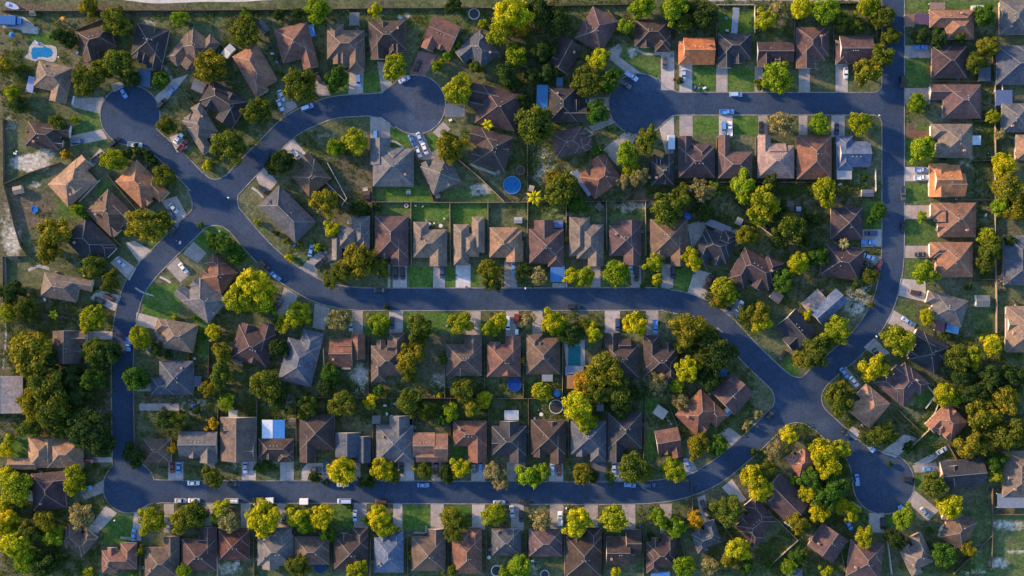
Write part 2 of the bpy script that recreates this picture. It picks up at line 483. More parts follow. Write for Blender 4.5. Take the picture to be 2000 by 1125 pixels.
ROADS = [
 strip([(1744.5,-420),(1744.5,-40),(1744.5,300),(1744.5,470),(1742,520),(1737,552),(1727,588),(1711,622),(1688,655),(1660,684),(1628,711),(1594,741),(1558,776),(1520,814),(1484,850),(1440,890),(1396,924),(1345,947),(1290,959),(1200,963),(1000,962.5),(700,961),(500,961),(330,960),(262,955)],43),
 strip([(240,975),(241,900),(240,840),(239,760),(239,700),(242,645),(249,605),(262,565),(286,530),(330,484),(365,450),(398,418),(440,376),(481,332),(520,293),(567,247),(618,221),(652,210),(692,206),(750,204),(800,205)],42),
 strip([(262,238),(307,281),(336,306),(368,338),(400,374),(415,392)],40),
 strip([(412,388),(430,401),(455,426),(487,464),(515,494),(543,519),(572,541),(610,563),(645,576),(690,583),(740,584.5),(1000,584.5),(1270,584),(1305,587),(1342,595),(1372,607),(1397,623),(1423,645),(1452,676),(1480,705),(1510,733),(1546,768)],43),
 strip([(1250,202.5),(1320,202.5),(1500,202.5),(1735,202.5)],43),
 strip([(1548,765),(1590,808),(1626,842),(1668,880),(1710,920)],42),
 disc(254,225,58), disc(812,204,57.5), disc(1248,203,59), disc(1726,944,59.5), disc(252,951,50.5),
 [Vector(q) for q in ((725,183),(745,182),(762,170),(785,150),(812,204),(770,250),(755,238),(735,228),(718,226))],
 [Vector(q) for q in ((1285,152),(1298,172),(1330,182),(1330,223),(1312,226),(1298,238),(1282,253),(1248,203))],
 [Vector(q) for q in ((1690,868),(1725,884),(1745,893),(1720,944),(1668,944),(1662,915),(1650,885))],
 [Vector(q) for q in ((262,890),(262,915),(272,932),(290,940),(320,941),(252,951))],
 [Vector(q) for q in ((320,981),(292,984),(275,993),(262,1000),(252,951))],
 [Vector(q) for q in ((287,292),(270,280),(300,250),(312,262),(327,270))],
 fillet((415,362),(396,336),(440,343)), fillet((385,402),(366,372),(368,424)),
 fillet((452,384),(478,360),(472,419)), fillet((420,428),(390,452),(446,450)),
 fillet((1724,182),(1700,181.5),(1723.5,158)), fillet((1724,223),(1700,223.5),(1723.5,248)),
 fillet((1561,750),(1535,726),(1590,726)), fillet((1527,782),(1500,752),(1500,806)),
 fillet((1588,775),(1622,745),(1618,809)), fillet((1556,812),(1528,836),(1588,838)),
]
def union_sheet(name, polys, z, mat):
    vs, fs = [], []
    for p in polys:
        b = len(vs); vs += [Vector((q[0], q[1])) for q in p]; fs.append(list(range(b, b + len(p))))
    ov, oe, of, _, _, orf = delaunay_2d_cdt(vs, [], fs, 0, 1e-3)
    bbs = [(min(q[0] for q in p), max(q[0] for q in p), min(q[1] for q in p), max(q[1] for q in p)) for p in polys]
    def inside(c):
        for p, (ax, bx_, ay, by_) in zip(polys, bbs):
            if not (ax <= c.x <= bx_ and ay <= c.y <= by_): continue
            r, j = False, len(p) - 1
            for i in range(len(p)):
                if (p[i][1] > c.y) != (p[j][1] > c.y) and c.x < (p[j][0] - p[i][0]) * (c.y - p[i][1]) / (p[j][1] - p[i][1]) + p[i][0]: r = not r
                j = i
            if r: return True
        return False
    keep = [f for f in of if inside((ov[f[0]] + ov[f[1]] + ov[f[2]]) / 3)]
    mb = MB()
    tris = []
    for f in keep:
        a, b_, c = (ov[i] for i in f[:3])
        ar = (b_.x - a.x) * (c.y - a.y) - (c.x - a.x) * (b_.y - a.y)
        tris.append(tuple(f) if ar < 0 else tuple(reversed(f)))
    mb.add([P(v.x, v.y, z) for v in ov], tris)
    edges = {}
    for f in tris:
        for i in range(len(f)):
            a, b_ = f[i], f[(i + 1) % len(f)]
            edges[(a, b_)] = 1
    nxt = {}
    for (a, b_) in edges:
        if (b_, a) not in edges: nxt.setdefault(a, []).append(b_)
    loops = []
    while nxt:
        a = next(iter(nxt)); lp = [a]
        while True:
            l = nxt.get(lp[-1])
            if not l: break
            b_ = l.pop()
            if not l: del nxt[lp[-1]]
            if b_ == lp[0]: break
            lp.append(b_)
        if len(lp) > 12: loops.append([Vector((ov[i].x, ov[i].y)) for i in lp])
    return mb.build(name, mat), loops
road, loops = union_sheet('road', ROADS, 0.03, MAT['asphalt'])
tag(road, kind='structure')

def make_kerb(loop):
    # tidy the outline, then sweep a 0.45 m wide, 0.12 m high concrete kerb just outside the asphalt
    pts = [loop[0]]
    for q in loop[1:]:
        if (q - pts[-1]).length > 1.2: pts.append(q)
    n = len(pts)
    mb = MB(); vs = []
    for i in range(n):
        a, b_, c = pts[i - 1], pts[i], pts[(i + 1) % n]
        d1 = (b_ - a).normalized(); d2 = (c - b_).normalized()
        d = (d1 + d2)
        d = d.normalized() if d.length > 1e-3 else d1
        k = 1 / max(0.6, d.dot(d1))
        nn = Vector((-d.y, d.x)) * k
        for off, z in ((-0.35, 0.0), (-0.35, 0.11), (1.6, 0.13), (1.6, 0.0)):
            q = b_ + nn * off * KS
            vs.append(P(q.x, q.y, z))
    fs = []
    for i in range(n):
        a, b_ = 4 * i, 4 * ((i + 1) % n)
        for k in range(3): fs.append((a + k, a + k + 1, b_ + k + 1, b_ + k))
    mb.add(vs, fs)
    o = mb.build('kerb', MAT['kerb'])
    tag(o, kind='structure')
def orient(lp):
    return sum(a.x * b_.y - b_.x * a.y for a, b_ in zip(lp, lp[1:] + lp[:1]))
# the triangles wind clockwise in photo space, so the asphalt always lies on one side of the outline
KS = 1.0
for lp in loops: make_kerb(lp)

# ------------------------------------------------------------------ drives and paths
CN, CW, CB, CR, CG = (0.34,0.31,0.30), (0.46,0.44,0.44), (0.10,0.15,0.27), (0.22,0.15,0.13), (0.20,0.20,0.22)
DRIVES = [ # (x0,y0,x1,y1) rectangles or lists of corners
 (320,984,340,1040),(400,984,416,1028),(470,984,490,1032),(541,984,565,1032),(691,984,716,1036),(768,984,786,1036),(841,984,867,1034),(922,984,947,1034),(998,984,1023,1036),(1074,984,1101,1034),
 (1141,984,1168,1034),(1215,984,1241,1034),(1289,984,1312,1042),[(1362,972),(1377,966),(1386,1018),(1370,1020)],
 (328,902,358,939),(398,902,420,939),(472,898,500,940),(547,902,574,940),[(590,916),(600,905),(648,904),(648,940),(632,940),(628,924),(604,924),(600,940),(588,940)],(690,900,704,940),(777,899,809,940),(843,902,861,940),(920,902,948,940),(990,902,1026,941),
 (1072,904,1100,941),(1156,896,1184,941),(1199,900,1217,941),[(1334,898),(1350,895),(1364,920),(1340,930)],
 [(555,560),(582,577),(562,625),(540,618)],[(615,592),(645,602),(634,645),(610,640)],(687,607,709,652),(760,607,787,650),(910,607,939,656),(988,607,1013,658),(1040,607,1060,654),(1181,607,1211,652),(1262,607,1286,656),
 [(1411,605),(1437,624),(1456,592),(1440,584)],[(585,522),(620,543),(620,522),(650,508),(648,488),(622,492)],(757,516,762,562),(767,518,795,562),(846,518,869,562),(890,516,919,562),(985,508,1010,562),
 (1104,540,1108,562),(1079,553,1103,562),(1145,518,1173,562),(1232,516,1252,562),(1292,516,1315,562),[(1357,525),(1396,536),(1376,584),(1343,571)],
 (1327,225,1353,268),(1404,225,1431,268),(1481,225,1499,264),(1560,224,1577,266),(1624,224,1650,268),[(1288,251),(1316,226),(1317,265),(1316,300),(1300,300)],[(1178,292),(1220,258),(1246,264),(1206,325)],
 (1291,100,1317,176),(1327,126,1352,181),(1399,126,1421,181),(1474,130,1490,181),(1560,133,1582,181),(1632,124,1656,181),
 [(1189,98),(1210,84),(1215,97),(1209,111),(1253,143),(1224,143),(1192,116)],(1150,190,1190,214),[(1150,246),(1194,230),(1203,239),(1158,258)],
 (1767,89,1819,113),(1767,172,1817,204),(1767,326,1816,354),(1767,401,1820,428),(1767,480,1818,504),[(1759,544),(1808,548),(1808,590),(1753,577)],[(1744,605),(1790,632),(1782,650),(1730,630)],
 [(1687,678),(1707,660),(1738,690),(1714,699)],[(1641,723),(1652,716),(1684,754),(1671,762)],(1682,448,1722,482),(1682,498,1721,521),(1768,255,1820,270),
 [(1720,884),(1765,849),(1794,855),(1750,894)],[(1652,846),(1664,832),(1682,844),(1672,860)],[(1784,906),(1826,883),(1834,892),(1800,912)],[(1782,909),(1828,903),(1836,922),(1786,923)],
 [(1772,980),(1787,958),(1834,997),(1812,1018)],(1697,1002,1727,1040),[(1664,978),(1683,992),(1662,1014),(1644,1004)],
 [(1410,952),(1430,936),(1458,976),(1440,986)],[(1405,846),(1424,835),(1450,853),(1430,872)],
 [(215,513),(232,500),(266,524),(253,548)],[(245,475),(262,470),(297,490),(272,514)],[(315,392),(345,383),(364,418),(346,440)],[(357,495),(378,472),(404,495),(386,514)],[(325,522),(346,502),(372,534),(352,552)],
 [(176,583),(190,566),(237,578),(224,608)],[(267,610),(308,621),(303,643),(264,636)],(170,647,219,663),(160,893,220,903),[(158,962),(203,937),(203,962),(165,976)],[(207,987),(229,1002),(190,1042),(170,1034)],
 [(262,1002),(288,985),(279,1012),(275,1056),(256,1056)],(260,748,298,764),
 [(144,192),(203,190),(195,222),(141,209)],[(136,266),(199,252),(210,271),(138,286)],[(216,164),(243,158),(243,170),(222,180)],[(302,190),(338,155),(368,145),(312,213)],[(330,268),(352,260),(367,288),(346,298)],[(170,318),(196,290),(206,300),(182,326)],
 [(619,188),(610,158),(632,158),(646,187)],[(683,140),(710,140),(709,184),(680,184)],[(737,120),(750,122),(766,164),(745,183)],[(818,99),(853,108),(829,150),(800,145)],[(540,182),(560,180),(582,208),(553,226)],
 [(723,228),(745,229),(762,241),(762,292),(723,292)],[(799,260),(826,261),(850,312),(814,312)],[(845,258),(866,238),(880,252),(860,272)],(869,203,908,228),
 [(500,346),(518,324),(542,356),(528,372),(514,377)],[(552,288),(572,270),(598,300),(575,314)],(1500,996,1502,998),
 [(1338,440),(1372,430),(1380,446),(1350,490),(1342,478)],(272,788,350,802),[(8,28),(45,32),(78,56),(74,67),(45,64),(40,58),(5,54)],(1395,448,1440,458),
]
DCOL = {}
def dcol(i, d):
    x = d[0][0] if isinstance(d, list) else d[0]; y = d[0][1] if isinstance(d, list) else d[1]
    if (x, y) == (890, 516): return (0.50,0.49,0.52)
    if (x, y) == (1156, 896): return (0.10,0.11,0.15)
    if (x, y) == (818, 99): return (0.24,0.13,0.13)
    if (x, y) in ((1767, 172), (1767, 480), (1767,401)): return (0.36,0.29,0.26)
    if (x, y) == (869, 203): return (0.16,0.17,0.2)
    if (x, y) == (1768, 255): return (0.16,0.08,0.05)
    r = random.Random(i * 7 + 3)
    k = r.uniform(0.75, 1.15)
    return (0.38 * k, 0.34 * k, 0.335 * k)
KMAT = []
for i, d in enumerate(DRIVES):
    pts = d if isinstance(d, list) else [(d[0], d[1]), (d[2], d[1]), (d[2], d[3]), (d[0], d[3])]
    z = 0.05 + (i % 7) * 0.004
    a = sum(p[0] * q[1] - q[0] * p[1] for p, q in zip(pts, pts[1:] + pts[:1]))
    if a > 0: pts = pts[::-1]
    c = P(sum(p[0] for p in pts) / len(pts), sum(p[1] for p in pts) / len(pts))
    top = [P(x, y, z) - c for x, y in pts]
    low = [P(x, y, -0.02) - c for x, y in pts]
    n = len(pts)
    mb = MB()
    mb.add(top + low, [tuple(range(n))] + [(k, n + k, n + (k + 1) % n, (k + 1) % n) for k in range(n)])
    o = mb.build('driveway', MAT['concrete'])
    o.location = c
    o.color = (*dcol(i, d), 1)
    tag(o, kind='structure')
PATHS = [([(245,-3),(300,3),(350,2),(400,0),(470,0),(560,-6)],7,0.5),([(760,276),(772,277),(790,290)],4,.4),([(264,562),(276,570),(300,578)],3,.4),([(492,366),(503,374),(514,386)],4,.4),
 ([(312,541),(322,545),(333,552)],4,.45),([(303,645),(310,662),(300,676),(285,682),(296,695)],5,.28),([(1142,250),(1158,262),(1145,270)],4,.3),([(918,320),(930,325),(950,333),(968,340)],5,.3),([(972,340),(980,315),(985,300)],6,.25),
 ([(1240,86),(1246,98),(1258,105),(1290,105)],5,.3),([(235,1050),(256,1052)],5,.3),([(644,517),(650,516),(672,515)],4,.3),([(1299,812),(1312,830)],3,.35),([(55,528),(75,520),(96,525)],6,.35),
 ([(310,115),(332,145),(336,158)],6,.3),([(1384,-2),(1500,-4),(1720,-2)],10,.34),([(1000,-8),(1060,-4)],5,.4),([(1400,640),(1412,650)],3,.3),([(1842,900),(1866,897)],3,.3),([(10,500),(12,640),(6,720)],4,.28),
 ([(832,1026),(832,1040),(808,1040)],3,.3),([(916,1026),(916,1040)],3,.3),([(1050,618),(1050,650)],3,.25)]
for i, (pts, w, k) in enumerate(PATHS):
    poly = strip(pts, w)
    n = len(poly) // 2
    z = 0.036 + (i % 3) * 0.003
    mb = MB()
    vs = [P(q.x, q.y, z) for q in poly]
    mb.add(vs, [(j, j + 1, 2 * n - 2 - j, 2 * n - 1 - j) for j in range(n - 1)])
    if mb.v:
        me = mb.mesh('path', MAT['concrete'])
        o = link(bpy.data.objects.new('path', me))
        if me.polygons[0].normal.z < 0: me.flip_normals()
        o.color = (k, k * .94, k * .92, 1)
        tag(o, kind='structure')
# ------------------------------------------------------------------ houses
BR, MR, DM, SL, CH, TP, TN, TC, OR, BL, GY, DB, RB = ((0.125,0.090,0.074), (0.105,0.068,0.076), (0.070,0.047,0.054), (0.072,0.086,0.118), (0.038,0.042,0.056),
 (0.165,0.135,0.118), (0.25,0.165,0.115), (0.245,0.125,0.082), (0.46,0.165,0.068), (0.085,0.135,0.25), (0.125,0.130,0.148), (0.060,0.045,0.044), (0.175,0.085,0.065))
PK = (0.30,0.21,0.19)
HOUSES = [] # key, short, colour word, x, y, w, d, angle, garage side, style, colour
def row(prefix, lst):
    for i, h in enumerate(lst): HOUSES.append((prefix[0] + str(i + 1), prefix[1].replace('#', ORD[i]), *h))
ORD = 'first second third fourth fifth sixth seventh eighth ninth tenth eleventh twelfth thirteenth fourteenth fifteenth sixteenth'.split()
# each: colour word, x0,y0,x1,y1, facing, garage side, style, colour
def bx(word, x0, y0, x1, y1, face, side, style, col):
    w, d = x1 - x0, y1 - y0
    a = {'S': 0, 'N': 180, 'W': 90, 'E': -90}[face]
    if face in 'WE': w, d = d, w
    return (word, (x0 + x1) / 2, (y0 + y1) / 2, w, d, a, side, style, col)
row(('A', '# house north of top street'), [bx('charcoal brown',1240,38,1310,102,'S',1,0,DB), bx('bright orange',1325,74,1395,126,'S',-1,4,OR), bx('dark slate',1403,66,1467,133,'S',-1,1,CH),
 bx('dark maroon',1479,82,1549,131,'S',-1,2,DM), bx('dull plum',1555,53,1619,134,'S',-1,3,MR), bx('plum and terracotta',1632,70,1704,126,'S',-1,4,MR)])
row(('B', '# house south of top street'), [bx('dark maroon',1325,266,1396,347,'N',-1,3,DM), bx('plum brown',1403,264,1469,348,'N',-1,1,MR), bx('pinkish tan',1480,264,1551,348,'N',-1,0,PK),
 bx('maroon and orange',1557,264,1624,350,'N',-1,3,RB), bx('slate blue',1633,267,1699,333,'N',-1,1,BL)])
row(('C', '# house north of middle street'), [bx('slate and tan',649,422,722,508,'S',-1,3,GY), bx('purple brown',732,420,798,519,'S',1,4,MR), bx('taupe',807,432,873,520,'S',1,0,TP),
 bx('pale taupe',886,423,946,518,'S',-1,3,TP), bx('tan',956,442,1022,512,'S',1,1,TN), bx('maroon',1033,430,1101,520,'S',1,5,MR), bx('grey and tan',1112,422,1179,520,'S',1,4,TP),
 bx('maroon brown',1190,430,1252,518,'S',1,1,MR), bx('dark brown',1270,428,1343,520,'S',1,4,BR)])
row(('D', '# house south of middle street'), [bx('rust red',641,652,713,716,'N',1,2,RB), bx('brown',724,650,791,748,'N',1,3,BR), bx('brown and blue',871,654,941,735,'N',1,1,BR), bx('reddish brown',951,656,1017,736,'N',1,4,RB),
 bx('warm brown',1028,652,1094,731,'N',-1,0,BR), bx('dark brown',1181,650,1247,738,'N',-1,1,DB), bx('umber brown',1257,655,1324,751,'N',-1,3,DB)])
row(('E', '# house north of bottom street'), [bx('brown',280,857,334,904,'S',1,5,BR), bx('slate grey',350,843,424,904,'S',1,2,GY), bx('dull brown',430,813,501,902,'S',1,6,BR), bx('dark brown',505,857,573,903,'S',1,0,DB),
 bx('charcoal brown',585,810,653,903,'S',-1,1,DB), bx('tan and slate',655,845,724,904,'S',1,6,SL), bx('grey',735,812,807,901,'S',1,0,GY), bx('orange tan',807,845,875,902,'S',1,2,TC),
 bx('reddish brown',885,822,951,903,'S',1,1,RB), bx('charcoal',960,822,1028,903,'S',1,4,CH), bx('slate brown',1037,820,1105,905,'S',1,4,DB), bx('dark slate',1115,822,1184,902,'S',1,0,SL), bx('blue grey',1187,805,1254,902,'S',-1,1,CH)])
HOUSES.append(('E14', 'tilted brown house north of bottom street', 'brown', 1306, 867, 46, 58, -10, 1, 2, RB))
row(('F', '# house south of bottom street'), [bx('terracotta',198,1060,267,1121,'N',1,3,RB), bx('brown',283,1048,350,1128,'N',1,1,BR), bx('plum brown',355,1030,423,1115,'N',1,1,DM), bx('dark red',427,1035,487,1094,'N',1,5,(0.10,0.045,0.045)),
 bx('grey taupe',503,1030,573,1112,'N',1,0,GY), bx('dull brown',575,1048,643,1103,'N',1,5,BR), bx('umber brown',652,1030,719,1112,'N',1,0,DB), bx('slate blue',731,1035,788,1118,'N',1,0,BL),
 bx('plum grey',804,1033,870,1115,'N',1,0,BR), bx('red brown',883,1030,941,1121,'N',1,0,RB), bx('blue slate',960,1033,1017,1086,'N',1,0,SL), bx('maroon',1033,1033,1098,1087,'N',1,5,MR),
 bx('dark brown',1105,1030,1175,1126,'N',1,0,DB), bx('brown gabled',1184,1033,1252,1106,'N',1,2,DB), bx('maroon',1262,1038,1321,1121,'N',1,3,DM)])
row(('G', '# house down the right road'), [bx('orange terracotta',1816,18,1903,76,'W',1,3,TC), bx('plum',1820,90,1888,152,'W',-1,5,DM), bx('maroon',1816,165,1916,231,'W',-1,1,MR), bx('taupe and slate',1818,242,1899,308,'W',-1,0,TP),
 bx('bright orange',1815,320,1885,385,'W',-1,2,(0.42,0.19,0.09)), bx('terracotta',1818,396,1906,463,'W',-1,0,TC), bx('pale terracotta',1816,473,1900,541,'W',-1,0,TC)])
for h in [
 ('H1','poolside house by upper left cul-de-sac','taupe grey',101,160,68,72,13,1,1,TP),
 ('H2','brown house above upper left cul-de-sac','dark brown',190,85,66,62,-15,-1,1,DB),
 ('H3','black house above upper left cul-de-sac','black',291,92,64,82,12,1,4,CH),
 ('H4','tan house right of upper left cul-de-sac','tan brown',378,97,62,92,42,-1,3,BR),
 ('H5','clay-roofed house above the loop road','light clay',500,137,56,92,-30,-1,0,TC),
 ('H6','black house with white lines above the loop road','black',434,203,82,62,32,1,4,CH),
 ('H7','long grey house at loop road corner','grey taupe',393,250,50,92,-32,-1,3,TP),
 ('H8','dark gabled house left of upper left cul-de-sac','dark brown',93,265,50,84,-83,1,4,DB),
 ('H9','tan house below upper left cul-de-sac','tan',146,353,62,88,-132,1,4,TN),
 ('H10','orange tan house below upper left cul-de-sac','orange tan',278,365,60,90,-45,1,0,(0.30,0.15,0.09)),
 ('H11','clay and black house on the loop road','brown and clay',220,422,62,88,-45,1,4,BR),
 ('H12','charcoal house on the loop road','charcoal',177,475,64,88,-45,1,0,CH),
 ('H13','grey house left of the loop road','grey taupe',130,563,48,96,-80,1,1,TP),
 ('H14','old brown house under the left trees','weathered brown',136,678,64,66,-90,1,2,BR),
 ('H15','long tan house at lower left','tan clay',90,885,60,146,-90,1,4,TN),
 ('H16','dark brown house at lower left bulb','dark brown',106,958,72,86,-95,1,1,DM),
 ('H17','brown house below lower left bulb','brown',150,1054,60,56,-140,1,3,BR),
 ('H18','wide grey building at the left edge','pale grey',2,771,72,84,-90,1,7,(0.34,0.31,0.32)),
 ('H19','red brown house inside the loop road','red brown',424,535,54,62,128,1,0,RB),
 ('H20','charcoal house inside the loop road','charcoal brown',392,581,60,88,130,-1,4,GY),
 ('H21','taupe house inside the loop road','taupe brown',342,655,56,80,100,1,0,TP),
 ('H22','blue black house inside the loop road','blue black',339,738,64,68,90,-1,1,SL),
 ('H23','maroon house below middle street bend','maroon',496,668,74,86,195,1,4,DM),
 ('H24','long slate blue house below middle street bend','slate blue',588,696,68,108,194,-1,1,(0.085,0.11,0.17)),
 ('H32','large brown house by the crossroads','brown',1370,811,72,74,-45,1,0,RB),
 ('H33','plum gabled house by the crossroads','plum',1432,769,60,58,-135,-1,6,MR),
 ('H34','long slate house at middle street bend','slate and tan',561,418,60,106,135,1,0,SL),
 ('H35','rusty brown house at the loop road bend','rusty brown',603,340,56,68,140,1,1,BR),
 ('H36','grey house below upper middle cul-de-sac','slate grey',766,319,84,92,180,1,0,GY),
 ('H37','pointed grey house below upper middle cul-de-sac','grey',857,333,60,76,155,1,4,GY),
 ('H47','slate house at right end of middle row','dark slate',1396,484,66,84,22,-1,3,CH),
 ('H48','big maroon house at middle street bend','dark maroon',1476,529,84,84,30,-1,3,DM),
 ('H49','blue house inside the right bend','blue',1619,599,68,34,-42,1,5,BL),
 ('H49b','flat tan annex inside the right bend','pale tan',1592,591,44,34,-42,1,7,(0.36,0.28,0.25)),
 ('H50','black house inside the right bend','black',1552,645,60,60,48,1,1,CH),
 ('H51','maroon house inside the right road','maroon',1654,436,62,62,-90,1,5,DM),
 ('H52','brown maroon house inside the right road','brown maroon',1645,512,62,78,-80,1,5,DM),
 ('H64','plum house left of upper right cul-de-sac','plum brown',1166,58,60,72,30,-1,5,MR),
 ('H65','dark brown house under trees at top','dark brown',1103,108,46,62,28,-1,6,DB),
 ('H66','slate house left of upper right cul-de-sac','dark slate',1109,204,66,74,-90,-1,1,CH),
 ('H67','maroon house left of upper right cul-de-sac','maroon',1118,276,50,76,-103,1,0,MR),
 ('H68','clay and plum house below upper right cul-de-sac','clay and plum',1170,343,66,66,145,1,4,RB),
 ('H69','small slate house behind the pale trees','dark slate',1294,332,44,60,180,1,4,CH),
 ('H70','long black house right of upper middle cul-de-sac','black and brown',960,208,76,108,102,1,1,DM),
 ('H71','dark brown house right of upper middle cul-de-sac','dark brown',955,291,70,82,105,1,4,DB),
 ('H72','slate and taupe house above upper middle cul-de-sac','slate and taupe',938,97,60,82,50,1,4,SL),
 ('H73','red gabled house above upper middle cul-de-sac','reddish brown',861,72,56,68,24,-1,2,RB),
 ('H74','black house above upper middle cul-de-sac','black brown',757,78,72,74,-3,-1,4,DB),
 ('H75','orange and brown house above the curved street','orange brown',675,92,74,94,0,1,3,BR),
 ('H76','plum brown house above the curved street','plum brown',579,94,66,90,-15,1,1,RB),
 ('H107','slate house at bottom street bend','slate grey',1379,1049,52,56,162,1,3,SL),
 ('H108','dark maroon house below bottom street bend','dark plum',1474,1020,68,76,140,1,3,DM),
 ('H109','dark gabled house below bottom street bend','dark plum',1532,974,60,84,135,-1,6,DM),
 ('H110','small rust house beside lower right cul-de-sac','rust red',1564,900,44,46,142,-1,0,(0.30,0.14,0.10)),
 ('H111','plum house below lower right cul-de-sac','plum and clay',1617,1061,60,56,215,1,6,MR),
 ('H112','maroon house at the bottom edge','maroon',1690,1094,66,72,188,1,5,MR),
 ('H113','grey house at the bottom edge','grey taupe',1790,1084,54,74,155,1,3,TP),
 ('H114','brown clay house below lower right cul-de-sac','brown clay',1866,1032,62,66,118,1,0,BR),
 ('H115','slate house right of lower right cul-de-sac','dark slate',1880,925,54,88,85,1,6,CH),
 ('H116','clay and plum house at lower right','clay and plum',1849,827,58,62,45,-1,4,(0.28,0.14,0.10)),
 ('H117','tan brown house right of the crossroads','tan brown',1695,793,64,62,130,1,0,(0.33,0.20,0.14)),
 ('H118','large plum house right of the crossroads','plum',1762,748,70,88,130,-1,3,MR),
 ('H119','black house right of the bend','black',1808,686,62,74,120,1,4,CH),
 ('H120','slate house right of the bend','slate and tan',1846,603,54,80,105,1,0,GY),
 ('H128','grey house in the upper right corner','grey',1990,34,66,74,-90,1,4,GY),
 ('H129','dark slate house at the right edge','dark slate',1990,127,76,88,-90,1,5,SL),
 ('H130','slate house at the right edge','slate',1990,230,56,66,-90,1,0,GY),
 ('H131','tan house at the right edge','tan',2006,288,50,44,-90,1,0,TN),
 ('H132','slate blue house at the right edge','slate blue',1996,508,98,72,-90,1,0,SL),
 ('H133','tan house lower at the right edge','tan',2002,643,90,74,-90,1,4,TN),
 ('H134','grey brown house in the lower right corner','grey brown',1995,926,90,72,-90,1,0,TP),
 ('H135','grey roof in the bottom right trees','grey',1552,1122,30,22,0,1,5,GY),
]: HOUSES.append(h)

PITCH = 0.60
WH = 2.75
def local_pieces(w, d, side, style, rnd, word):
    """roof blocks of one house in photo px, local frame, front = +y: (cx, cy, w, d, kind)"""
    gw = w * 0.46; gx = side * (w - gw) / 2
    p = []
    if style == 0:   # broad hip with a garage wing
        p = [(0, -d * 0.09, w, d * 0.82, 'h'), (gx, d * 0.24, gw, d * 0.52, 'h'), (-side * w * 0.2, d * 0.22, w * 0.3, d * 0.30, 'gy')]
    elif style == 1:
        p = [(0, -d * 0.13, w, d * 0.74, 'h'), (gx, d * 0.2, gw, d * 0.60, 'gy'), (-side * w * 0.22, -d * 0.24, w * 0.5, d * 0.46, 'h')]
    elif style == 2:
        p = [(0, -d * 0.10, w, d * 0.80, 'gx'), (gx, d * 0.2, gw, d * 0.6, 'gy'), (-side * w * 0.12, d * 0.14, w * 0.26, d * 0.42, 'gy')]
    elif style == 3:
        p = [(0, -d * 0.05, w * 0.98, d * 0.60, 'h'), (gx, d * 0.15, gw, d * 0.7, 'h'), (-side * (w * .27), -d * 0.2, w * 0.44, d * 0.56, 'h'), (-side * w * .2, d * .2, w * .28, d * .32, 'gy')]
    elif style == 4:
        p = [(0, -d * 0.10, w, d * 0.80, 'h'), (gx, d * 0.18, gw, d * 0.64, 'gy'), (-side * w * 0.26, d * 0.10, w * 0.36, d * 0.52, 'gy'), (side * w * .1, -d * .22, w * .4, d * .50, 'gy')]
    elif style == 5:
        p = [(0, 0, w, d, 'h'), (gx, d * 0.22, gw, d * 0.54, 'h')]
    elif style == 6:
        p = [(0, 0, w, d * 0.96, 'gy'), (gx * 0.9, d * 0.25, gw * 0.8, d * 0.48, 'gx')]
    elif style == 7:
        p = [(0, 0, w, d, 'gx')]
    return p

